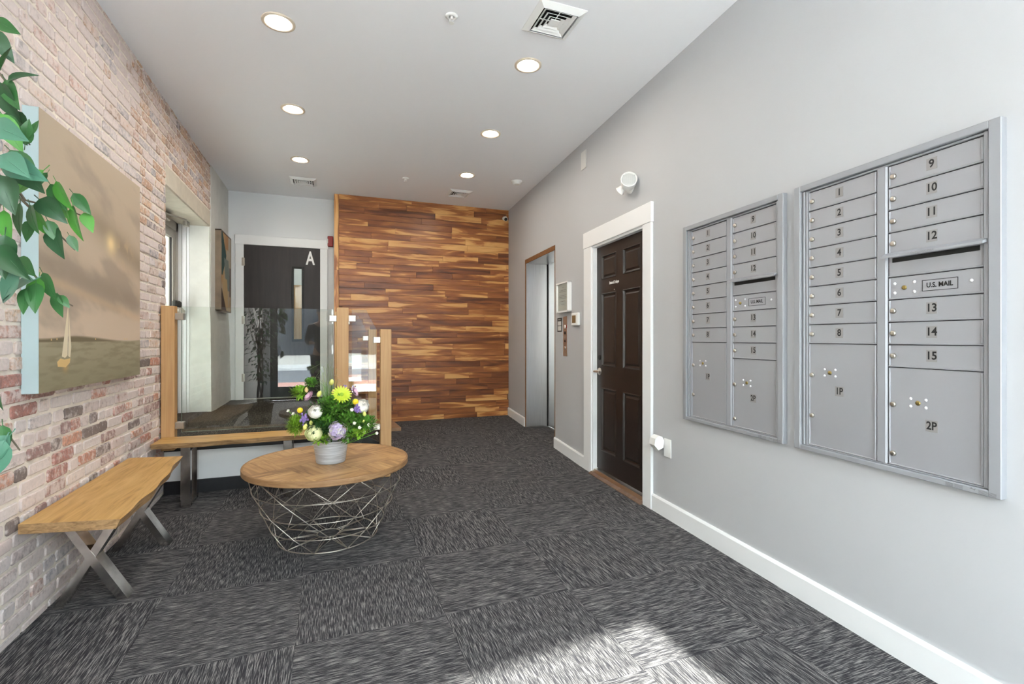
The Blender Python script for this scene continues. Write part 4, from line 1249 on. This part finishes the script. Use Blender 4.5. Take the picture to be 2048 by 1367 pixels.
def ball(p, R, m, name, lab=None, rings=7, open_=.5):
    M = frame_at(p); b = B()
    for k in range(rings):
        r_ = R * (1 - .055 * k); e1 = open_ + (1.42 - open_) * k / (rings - 1); n = 6 if k < 3 else 5
        for i in range(n):
            w_ = 1.0 - .06 * k; a0_ = 2 * PI * i / n + k * .62; rows = 5; pts = []
            for q in range(rows + 1):
                t_ = q / rows; la = -1.1 + (e1 + 1.1) * t_
                ww = w_ * math.sin(PI * (.18 + .70 * t_)) ** .6
                rr_ = r_ * (1 + .05 * t_ + (.05 if i % 2 else 0))
                for s_ in (-1, -.5, 0, .5, 1):
                    lo = a0_ + s_ * ww * .62; rq = rr_ * (1 - .04 * abs(s_)) * (1 + (.06 if q == rows else 0))
                    pts.append((rq * math.cos(la) * math.cos(lo), rq * math.cos(la) * math.sin(lo), rq * math.sin(la) * .82 - (.004 * abs(s_) if q == rows else 0)))
            fs = []
            for q in range(rows):
                for s_ in range(4):
                    a = q * 5 + s_; fs.append((a, a + 1, a + 6, a + 5))
            b.poly(pts, fs, M, True)
    o = b.link(name, m, fa)
    if lab: o['label'] = lab
    return o
p = fpos(631, 823, .16); ball(p, .0395, M_cream, 'ranunculus', 'round cream ranunculus on the left'); stem(p, fa)
p = fpos(724, 812, .04); ball(p, .041, M_cream, 'ranunculus', 'cream ranunculus on the right'); stem(p, fa)
p = fpos(628, 866, .17); ball(p, .046, M_cab, 'peony', 'pale green peony low at the bucket rim', 8, .35); stem(p, fa)
# lime daisy
p = fpos(683, 789, .11); M = frame_at(p); b = B()
for k, (n, L, tl) in enumerate(((20, .046, .12), (18, .036, .3), (14, .024, .6))):
    for i in range(n): petal(b, M, L * 1.15, .014, .1, tl, 2 * PI * i / n + k * .15, .006)
o = b.link('daisy', M_lime, fa); o['label'] = 'large lime green daisy'
b = B(); b.sphere((0, 0, .006), .012, 12, 6, (1, 1, .5), M); b.link('daisy_centre', M_limec, o)
# billy buttons
for (px, py, fr, r_) in ((600, 820, .14, .0165), (711, 803, .13, .017)):
    p = fpos(px, py, fr); b = B(); b.sphere(p, r_, 14, 10); o = b.link('billy_button', M_yel, fa)
# hydrangea: many four-petal florets on a dome
p = fpos(675, 860, .17); M = frame_at(p); b = B(); rr = random.Random(3)
for k in range(60):
    a = rr.uniform(0, 2 * PI); el = rr.uniform(0, 1.4); d = Vector((math.sin(el) * math.cos(a), math.sin(el) * math.sin(a), math.cos(el) * .6))
    Mf = M @ Matrix.Translation(d * rr.uniform(.038, .055)) @ d.to_track_quat('Z', 'Y').to_matrix().to_4x4()
    b.mi = 0 if rr.random() < .72 else 1
    for i in range(4): petal(b, Mf, .018, .018, .08, .15, i * PI / 2 + rr.uniform(-.2, .2))
o = b.link('hydrangea', [M_lil, mat('pale_floret', (226, 222, 214), .6)], fa); o['label'] = 'lilac hydrangea head over the bucket rim'
# lavender heads
for (px, py, fr) in ((609, 836, .15), (714, 818, .13)):
    p = fpos(px, py, fr); b = B()
    for k in range(34):
        q = p + Vector((rr.gauss(0, .010), rr.gauss(0, .008), rr.gauss(0, .016))); b.sphere(q, .0058, 6, 4, (1, 1, 1.3))
    b.link('statice', M_pur, fa)
for (px, py, fr) in ((688, 772, .02), (705, 778, .0)):
    p = fpos(px, py, fr); b = B()
    for k in range(14):
        q = p + Vector((rr.gauss(0, .010), rr.gauss(0, .008), rr.gauss(0, .008))); b.sphere(q, .0035, 6, 4)
    b.link('statice', M_pur, fa)
# pink daisies seen from the side
for (px, py, fr, dv) in ((620, 793, .06, (-.7, -.5, .6)), (707, 783, .05, (.8, -.4, .4))):
    p = fpos(px, py, fr); M = Matrix.Translation(p) @ Vector(dv).to_track_quat('Z', 'Y').to_matrix().to_4x4(); b = B()
    for k in range(3):
        for i in range(16): petal(b, M, .033 - k * .007, .009, .1, .35 + k * .25, 2 * PI * i / 16 + k * .2, .004)
    b.link('chrysanthemum', M_pink, fa)
# tulip-like buds
for (px, py, fr, m, s_) in ((663, 765, .06, M_yelp, 1.0), (638, 788, .12, M_yelp, 1.0), (610, 854, .17, M_yelp, .95), (613, 780, .05, M_peach, .8), (667, 784, .08, M_peach, .95), (622, 846, .15, M_yelp, .8), (729, 828, .08, M_yelp, .8), (727, 842, .10, M_yelp, .5)):
    p = fpos(px, py, fr); b = B()
    prof = [(.002, -.018), (.010, -.010), (.0135, 0), (.0115, .012), (.005, .021), (.001, .024)]
    Mx = Matrix.Translation(p) @ Matrix.Rotation(rr.uniform(-.4, .4), 4, 'X') @ Matrix.Rotation(rr.uniform(-.4, .4), 4, 'Y') @ Matrix.Scale(s_, 4)
    b.lathe(prof, 12, Mx); b.link('bud', m, fa); stem(p - Vector((0, 0, .012)), fa)
for (px, py, fr) in ((708, 846, .13), (718, 855, .14), (703, 820, .15), (578, 822, .05), (588, 828, .06), (736, 850, .08), (727, 862, .09), (755, 855, .04), (752, 866, .05)):
    p = fpos(px, py, fr); b = B(); M = frame_at(p)
    for i in range(5): petal(b, M, .014, .011, .1, .7, i * 2 * PI / 5); 
    b.sphere((0, 0, .004), .004, 6, 4, M=M)
    b.link('blossom', M_wh, fa); stem(p, fa, M_green)
# foliage: clumps of small leaves
def clump(cpx, cpy, fr, n, spread, m, L=.016, W=.008, nm='foliage'):
    p0 = fpos(cpx, cpy, fr); b = B()
    for k in range(n):
        d = Vector((rr.gauss(0, 1), rr.gauss(0, 1), rr.gauss(0, 1))).normalized(); p = p0 + Vector((d.x * spread[0], d.y * spread[0], d.z * spread[1])) * rr.uniform(.35, 1)
        M = Matrix.Translation(p) @ (d + Vector((0, 0, .6)) + Vector((rr.gauss(0, .5), rr.gauss(0, .5), rr.gauss(0, .5)))).normalized().to_track_quat('X', 'Z').to_matrix().to_4x4()
        petal(b, M, L * rr.uniform(.7, 1.3), W, .1, 0, 0)
    o = b.link(nm, m, fa); o['kind'] = 'stuff'; return o
clump(665, 826, .02, 700, (.15, .10), M_green3, .024, .013); clump(672, 812, .08, 520, (.10, .07), M_green, .026, .014)
clump(645, 852, .10, 380, (.09, .045), M_green3, .024, .013); clump(700, 842, .09, 460, (.08, .05), M_green, .022, .012)
clump(732, 845, .05, 320, (.07, .04), M_green, .020, .012); clump(716, 866, .08, 200, (.06, .025), M_green2, .020, .012)
clump(592, 850, .08, 900, (.045, .05), M_green2, .026, .004, 'fern'); clump(600, 784, .03, 180, (.04, .025), M_green2, .030, .013)
clump(622, 765, .02, 180, (.035, .020), M_green, .018, .011); clump(640, 878, .14, 110, (.05, .02), M_green2, .024, .012)
clump(655, 840, .12, 300, (.06, .035), M_green, .024, .012); clump(690, 872, .10, 160, (.06, .02), M_green, .020, .011)
# grass tuft
for grp, n, m_, hgt, sp in (('grass_blade', 46, M_grass, (.20, .34), .05), ('grass_blade', 34, M_pgrass, (.30, .46), .10)):
    for k in range(n):
        h_ = rr.uniform(*hgt); a = rr.uniform(0, 2 * PI); s_ = rr.uniform(.02, sp) ; dx, dy = math.cos(a), math.sin(a)
        drop = rr.uniform(0, .08) if m_ is M_pgrass else 0
        x0, y0 = -.015 + rr.gauss(0, .01), -.03 + rr.gauss(0, .01)
        path = [(x0, y0, .17), (x0 + dx * s_ * .3, y0 + dy * s_ * .3, .17 + h_ * .55), (x0 + dx * s_ * .9, y0 + dy * s_ * .9, .17 + h_ * .95), (x0 + dx * s_ * 1.8, y0 + dy * s_ * 1.8, .17 + h_ - drop)]
        b = B(); b.tube(path, .0016, 3, r2=.0004); b.link(grp, m_, fa)

# ------------------------------------------------------------------ ficus tree (stands left of the camera, branches reach into view)
fc = thing('potted_ficus', 'artificial ficus tree by the brick wall, its branches hanging in front of the painting', 'plant', (-.90, 1.15, 0))
FC = Vector((-.90, 1.15, 0))
b = B(); b.lathe([(.12, 0), (.135, .01), (.165, .28), (.175, .29), (.175, .31), (.155, .31), (.15, .27)], 32); b.link('pot', mat('dark_pot', (52, 46, 44), .5), fc)
b = B(); b.lathe([(.15, .26), (.15, .275)], 24); b.link('soil', M_soil, fc)
b = B()
for k in range(3):
    ph = k * 2.1
    b.tube([(.03 * math.cos(ph + z_ * 7), .03 * math.sin(ph + z_ * 7), z_) for z_ in [.26 + .08 * i for i in range(14)]], .016, 7, r2=.010)
b.link('trunk', M_bark, fc)
M_leafs = [mat('ficus_leaf_a', (52, 98, 52), .38), mat('ficus_leaf_b', (74, 136, 54), .38), mat('ficus_leaf_c', (38, 74, 44), .38), mat('ficus_leaf_d', (88, 146, 66), .4), mat('ficus_leaf_sheen', (74, 118, 98), .3)]  # last, turquoise leaf colour has a reflected highlight painted in
def leaf_mesh(m, L=.075, W=.038, bend=.012, fold=.25):
    b = B(); rows = 7; pts = []
    for i in range(rows + 1):
        t_ = i / rows; w_ = W / 2 * (math.sin(PI * t_ ** .75) ** .85) * (1 - .25 * t_) * 1.1 if 0 < t_ < 1 else 0.0006
        z_ = -bend * (t_ * 2) ** 2 * .25
        for s_ in (-1, -.5, 0, .5, 1): pts.append((L * t_, w_ * s_, z_ + abs(s_) * w_ * fold))
    fs = []
    for i in range(rows):
        for s_ in range(4):
            a = i * 5 + s_; fs.append((a, a + 1, a + 6, a + 5))
    b.poly(pts, fs, None, True)
    b.tube([(-.014, 0, .002), (0, 0, 0), (L * .5, 0, -bend * .25 + .0006), (L * .93, 0, -bend * .86 + .0008)], .0011, 4, r2=.0003)
    bmesh.ops.recalc_face_normals(b.m, faces=list(b.m.faces))
    me = bpy.data.meshes.new('leaf'); b.m.to_mesh(me); b.m.free(); me.materials.append(m); return me
leaf_meshes = [leaf_mesh(m, .072 + .006 * (i % 2), .036 + .004 * (i % 3), .010 + .006 * (i % 3), .15 + .1 * (i % 3)) for i, m in enumerate(M_leafs)]
rl_ = random.Random(21)
def put_leaf(p, d, nrm, mi, s_=1.0):
    """p tip of petiole world, d direction of leaf (world), nrm approx face normal"""
    d = Vector(d).normalized(); nrm = Vector(nrm); y_ = nrm.cross(d).normalized(); z_ = d.cross(y_).normalized()
    M = Matrix((d, y_, z_)).transposed().to_4x4()
    o = bpy.data.objects.new('leaf', leaf_meshes[mi]); C.objects.link(o); o.parent = fc
    o.matrix_local = Matrix.Translation(Vector(p) - FC) @ M @ Matrix.Scale(s_, 4)
    return o
def img_dir(dx, dy, dd=0.0):   # direction given as right/down in the picture plane
    return Vector((RT[0] * dx, RT[1] * dx, -dy)) + Vector((FW[0], FW[1], 0)) * dd
TOC = -Vector((FW[0], FW[1], 0))
# visible branches: polylines through photo points at a depth
def branch(pts, dep0, dep1, r=.004):
    P = []
    n = len(pts)
    for i, (x, y) in enumerate(pts): P.append(at(x, y, dep0 + (dep1 - dep0) * i / (n - 1)))
    b = B(); b.tube([p - FC for p in P], r, 6, r2=r * .35); b.link('branch', M_twig, fc)
    return P
root_ = FC + Vector((.0, 0, 1.25))
br = [([(-260, 250), (-120, 235), (0, 330), (50, 400), (90, 410), (150, 425), (185, 440)], 1.0, 1.22),
      ([(-260, 300), (-60, 340), (0, 358), (55, 410), (85, 440), (120, 470), (150, 500)], 1.0, 1.18),
      ([(-260, 430), (-80, 470), (0, 495), (60, 540), (100, 585), (146, 612)], 1.0, 1.15),
      ([(-260, 120), (-120, 90), (-40, 100), (10, 160), (30, 235), (60, 290)], 1.0, 1.12),
      ([(-260, 760), (-140, 800), (-40, 820), (10, 860), (40, 900)], .95, 1.0)]
BP = [branch(*q) for q in br]
for P in BP:     # connect each branch to the trunk
    b = B(); b.tube([Vector((0, 0, .9)), Vector((0, 0, .9)) * .5 + (P[0] - FC) * .5 + Vector((0, 0, .05)), P[0] - FC], .007, 6, r2=.004); b.link('branch', M_bark, fc)
# hand-placed visible leaves: (px, py of base, dir dx, dy, material, scale, depth)
LV = [(88, 340, -.75, .75, 3, 1.15, 1.08), (95, 345, -.5, .85, 0, .6, 1.1), (100, 368, .5, .85, 0, .95, 1.1), (112, 362, .35, .9, 1, .9, 1.09), (122, 395, .35, .8, 3, .75, 1.12), (146, 386, .55, .8, 0, .8, 1.14),
      (146, 410, .12, 1, 1, 1.05, 1.12), (168, 425, .55, .8, 3, .75, 1.16), (78, 398, .75, .6, 2, 1.0, 1.09), (60, 410, .35, .9, 0, 1.0, 1.07), (70, 420, .3, 1, 1, .8, 1.09), (95, 440, .35, .9, 0, .75, 1.1),
      (108, 455, .3, .95, 2, 1.0, 1.11), (138, 470, .35, .9, 0, .55, 1.13), (40, 405, -.05, 1, 0, 1.0, 1.05), (20, 380, -.35, .9, 2, 1.1, 1.03), (8, 420, .1, 1, 1, .9, 1.02), (45, 360, .25, -.1, 0, 1.0, 1.06),
      (30, 330, .75, .6, 2, 1.15, 1.04), (10, 325, .9, .35, 4, 1.25, 1.0), (0, 310, .85, .45, 4, 1.2, .98), (20, 300, .75, .65, 0, 1.0, 1.04), (50, 290, .2, -.8, 0, .8, 1.08), (62, 270, .15, -.9, 0, .55, 1.08), (44, 310, .3, .9, 1, .8, 1.07),
      (0, 165, .2, .95, 2, 1.1, 1.05), (10, 160, .45, .8, 0, 1.1, 1.06), (0, 140, .5, -.5, 0, .9, 1.04), (15, 165, .55, -.4, 2, .8, 1.06), (28, 220, .25, .9, 2, 1.0, 1.08), (-10, 225, .5, .8, 1, 1.1, 1.03), (5, 230, .6, .7, 0, 1.0, 1.05),
      (-10, 40, .8, .45, 0, .8, 1.05), (-30, 60, .6, .6, 2, 1.0, 1.03), (62, 440, -.3, .9, 0, .7, 1.08), (0, 350, .4, .9, 2, 1.1, 1.0), (-15, 250, .9, .35, 4, 1.2, .98),
      (10, 470, .1, 1, 2, 1.2, .99), (0, 490, .5, .8, 2, 1.1, .98), (35, 515, .65, .5, 0, .9, 1.04), (68, 560, -.85, .35, 4, 1.2, 1.02), (40, 550, -.6, .5, 4, 1.2, 1.0), (72, 565, .2, .95, 0, .95, 1.05), (78, 555, -.05, 1, 1, .9, 1.06), (85, 545, .45, .9, 0, .95, 1.07),
      (110, 585, .25, .95, 0, .8, 1.1), (118, 590, .5, .6, 0, .5, 1.1), (55, 575, -.1, 1, 0, .8, 1.04),
      (5, 850, .3, .95, 0, .9, .98), (10, 880, -.35, .95, 4, 1.25, .96), (20, 870, -.5, .8, 4, 1.1, .97), (-5, 780, .1, .9, 0, .6, 1.0)]
for (px, py, dx, dy, mi, s_, dp) in LV:
    put_leaf(at(px, py, dp), img_dir(dx, dy, rl_.uniform(-.35, .2)), TOC + Vector((rl_.uniform(-.5, .5), rl_.uniform(-.3, .3), rl_.uniform(.1, .9))), mi, s_)
# the rest of the crown: leaves around the trunk (mostly outside the frame and in the glass reflection)
b = B()
lm0 = [leaf_meshes[0], leaf_meshes[2]]
for k in range(360):
    a = rl_.uniform(0, 2 * PI); rr_ = .42 * math.sqrt(rl_.random()); zc = rl_.uniform(.62, 2.35); wob = 1 - ((zc - 1.5) / .98) ** 2 * .7
    p = Vector((math.cos(a) * rr_ * wob * .62, math.sin(a) * rr_ * wob - .12, zc))
    d = Vector((math.cos(a), math.sin(a), rl_.uniform(-1.2, .1))).normalized()
    if p.y > .30 or p.x < -.17: continue
    M = Matrix.Translation(p) @ d.to_track_quat('X', 'Z').to_matrix().to_4x4()
    b.mi = rl_.choice((0, 0, 1, 2)); b.mesh(lm0[k % 2], M)
o = b.link('foliage', [M_leafs[0], M_leafs[2], M_leafs[1]], fc, recalc=False); o['kind'] = 'stuff'
b = B()
for k in range(26):
    a = rl_.uniform(0, 2 * PI); z0 = rl_.uniform(.8, 1.3); rr_ = rl_.uniform(.2, .38)
    b.tube([(0, 0, z0), (math.cos(a) * rr_ * .4, math.sin(a) * rr_ * .5, z0 + .35), (math.cos(a) * rr_ * .6, math.sin(a) * rr_ - .12 if math.sin(a) < .3 else .15, z0 + rl_.uniform(.3, .9))], .004, 5, r2=.0015)
o = b.link('twigs', M_twig, fc)

# ------------------------------------------------------------------ street front behind the camera (seen in the glass and as sunlight)
SFA = math.atan(.10)
SFM = Matrix.Translation((0, -1.75, 0)) @ Matrix.Rotation(SFA, 4, 'Z')
sx0, sx1, sz = -1.08, 1.60, 2.85
b = B()
b.box(-2.2, sx0, -.15, .1, -.1, H, SFM); b.box(sx1, 2.4, -.15, .1, -.1, H, SFM); b.box(sx0, sx1, -.15, .1, sz, H, SFM)
structure(b.link('wall_front', M_wall), 'street-side wall behind the camera')
w2 = troot('window_2', 'dark framed glass entrance door and window to the street', (0, -1.75, 0), SFA)
b = B()
for (xa, xb) in ((sx0, sx0 + .05), (.0, .05), (sx1 - .05, sx1)): b.box(xa, xb, -.06, .02, 0, sz)
b.box(sx0, sx1, -.06, .02, sz - .05, sz)
b.link('frame', M_black, w2)
b = B(); b.box(sx0 + .05, .0, -.04, 0, .0, .26); b.box(sx0 + .05, sx0 + .13, -.04, 0, .26, sz - .05); b.box(-.08, 0, -.04, 0, .26, sz - .05); b.box(.05, sx1 - .05, -.04, 0, 0, .12)
b.link('door_stile', M_black, w2)
b = B(); b.box(sx0 + .08, -.05, -.022, -.018, .2, sz - .04); b.link('pane', M_glass2, w2)
b = B(); b.box(.04, sx1 - .04, -.022, -.018, .1, sz - .04); b.link('pane', M_glass2, w2)
# street
M_conc = mat('pavement_concrete', (232, 231, 228), .9, noise=.08, nscale=6); M_asph = mat('asphalt', (120, 122, 126), .9, noise=.1, nscale=9)
M_pave = mat('red_brick_paving', (176, 126, 114), .9, noise=.15, nscale=20); M_fac = mat('pale_render', (206, 202, 194), .9, noise=.05); M_facw = mat('shop_window_glass', (38, 44, 52), .08)
b = B(); b.box(-9, 9, -5.2, -1.9, -.2, -.04); structure(b.link('ground', M_conc), 'concrete pavement outside the entrance')
b = B(); b.box(-12, 12, -6.6, -5.2, -.2, -.05); structure(b.link('ground', M_pave), 'strip of red brick paving at the kerb outside')
b = B(); b.box(-25, 25, -14, -6.6, -.35, -.16); structure(b.link('ground', M_asph), 'asphalt street outside the entrance')
b = B(); b.box(-25, 25, -17, -14, -.35, -.05); structure(b.link('ground', M_conc), 'far pavement across the street')
bd = thing('building', 'pale building with dark shop windows across the street', 'building', (0, -17, 0))
b = B(); b.box(-16, 16, -.6, 0, -.1, 7.5); b.link('facade', M_fac, bd)
for k in range(8):
    x = -15 + k * 3.9
    b = B(); b.box(x, x + 3.1, 0, .05, .4, 3.0, bev=.02); b.link('shop_window', M_facw, bd)
    b = B(); b.box(x + .6, x + 1.7, 0, .05, 4.2, 6.0, bev=.02); b.link('window', M_facw, bd)
# side yard outside the left door
b = B(); b.box(-2.75, -1.76, 1.0, 8.5, 2.75, 2.9); structure(b.link('sky_blocking_slab', M_fac), 'flat slab added over the side yard to cut the sky light')  # slab added outside so less sky light reaches the far jamb
b = B(); b.box(-3.0, -1.76, 2.0, 10.0, .2, .40); structure(b.link('ground', M_conc), 'paved side yard beyond the side door')
b = B(); b.box(-3.2, -3.0, 2.0, 10.5, 0, 5.5); structure(b.link('sky_blocking_wall', M_fac), 'pale side yard wall, made tall to block sky light')  # wall height raised to keep sky light out of the side opening

# ------------------------------------------------------------------ person behind the camera (only the glass shows them, mirrored)
def skin_body(name, pts, edges, m, parent=None, levels=2, root=0):
    me = bpy.data.meshes.new(name); b = bmesh.new(); sk = b.verts.layers.skin.verify()
    vs = []
    for i, (x, y, z, r) in enumerate(pts):
        v = b.verts.new((x, y, z)); v[sk].radius = (r, r) if not isinstance(r, tuple) else r; v[sk].use_root = (i == root); vs.append(v)
    for a, c in edges: b.edges.new((vs[a], vs[c]))
    b.to_mesh(me); b.free(); me.materials.append(m)
    o = put(name, me, parent)
    o.modifiers.new('skin', 'SKIN').use_smooth_shade = True
    sb_ = o.modifiers.new('sub', 'SUBSURF'); sb_.levels = levels; sb_.render_levels = levels
    return o
M_skin = mat('skin', (206, 158, 132), .5); M_cloth = mat('dark_jacket', (34, 36, 42), .8); M_trs = mat('dark_trousers', (28, 29, 34), .85); M_hair = mat('dark_hair', (46, 34, 28), .6)
PX, PY = -.11, -.42
pr = [(0, 0, .94, .13), (0, .01, 1.12, .12), (0, .01, 1.30, .14), (0, 0, 1.44, .10), (0, .01, 1.52, .052), (0, .02, 1.60, .07), (0, .02, 1.70, .082), (0, .015, 1.76, .06)]
ed = [(0, 1), (1, 2), (2, 3), (3, 4), (4, 5), (5, 6), (6, 7)]
for sgn in (-1, 1):
    n = len(pr)
    pr += [(sgn * .17, 0, 1.42, .058), (sgn * .23, .05, 1.16, .044), (sgn * .17, .28, 1.14, .034), (sgn * .155, .34, 1.145, .026)]
    ed += [(3, n), (n, n + 1), (n + 1, n + 2), (n + 2, n + 3)]
    h = n + 3
    for k in range(4):
        q = len(pr); L_ = (.030, .036, .033, .026)[k]
        pr += [(sgn * (.175 - .019 * k), .375, 1.15, .0105), (sgn * (.175 - .019 * k), .375 + L_, 1.142, .009), (sgn * (.172 - .019 * k), .385 + L_, 1.118, .008)]
        ed += [(h, q), (q, q + 1), (q + 1, q + 2)]
    q = len(pr); pr += [(sgn * .125, .355, 1.15, .011), (sgn * .108, .380, 1.145, .009)]; ed += [(h, q), (q, q + 1)]
    n = len(pr)
    pr += [(sgn * .095, 0, .86, .092), (sgn * .11, .015, .50, .058), (sgn * .12, -.01, .10, .038), (sgn * .13, .10, .035, .032), (sgn * .13, .17, .03, .025)]
    ed += [(0, n), (n, n + 1), (n + 1, n + 2), (n + 2, n + 3), (n + 3, n + 4)]
per = skin_body('person', pr, ed, M_skin)
per.location = (PX, PY, 0)
tag(per, 'person in dark clothes standing behind the viewpoint, mirrored in the glass railing', 'person')
jk = [(0, 0, .90, .155), (0, .01, 1.12, .14), (0, .01, 1.30, .16), (0, 0, 1.43, .12), (0, .005, 1.49, .07)]; je = [(0, 1), (1, 2), (2, 3), (3, 4)]
for sgn in (-1, 1):
    n = len(jk); jk += [(sgn * .175, 0, 1.42, .072), (sgn * .235, .05, 1.16, .056), (sgn * .172, .27, 1.14, .046)]; je += [(3, n), (n, n + 1), (n + 1, n + 2)]
skin_body('jacket', jk, je, M_cloth, per)
tr_ = [(0, 0, .92, .145)]; te = []
for sgn in (-1, 1):
    n = len(tr_); tr_ += [(sgn * .097, 0, .84, .105), (sgn * .112, .012, .50, .075), (sgn * .122, -.008, .09, .062)]; te += [(0, n), (n, n + 1), (n + 1, n + 2)]
skin_body('trousers', tr_, te, M_trs, per)
for sgn in (-1, 1):
    b = B(); b.sphere((sgn * .13, .08, .045), .06, 12, 8, (.8, 2.0, .72)); b.link('shoe', M_ink, per)
    b = B(); b.sphere((sgn * .030, .094, 1.672), .011, 8, 6); b.link('eye', M_ink, per)
    b = B(); b.sphere((sgn * .082, .015, 1.66), .022, 8, 6, (.4, .7, 1.2)); b.link('ear', M_skin, per)
b = B(); b.sphere((0, .108, 1.645), .014, 8, 6, (.8, 1, 1.6)); b.link('nose', M_skin, per)
b = B(); b.sphere((0, .094, 1.605), .02, 8, 6, (1.2, .4, .35)); b.link('mouth', mat('lips', (170, 96, 88), .5), per)
b = B(); b.sphere((0, -.005, 1.715), .098, 16, 10, (.95, 1.05, .9)); b.link('hair', M_hair, per)
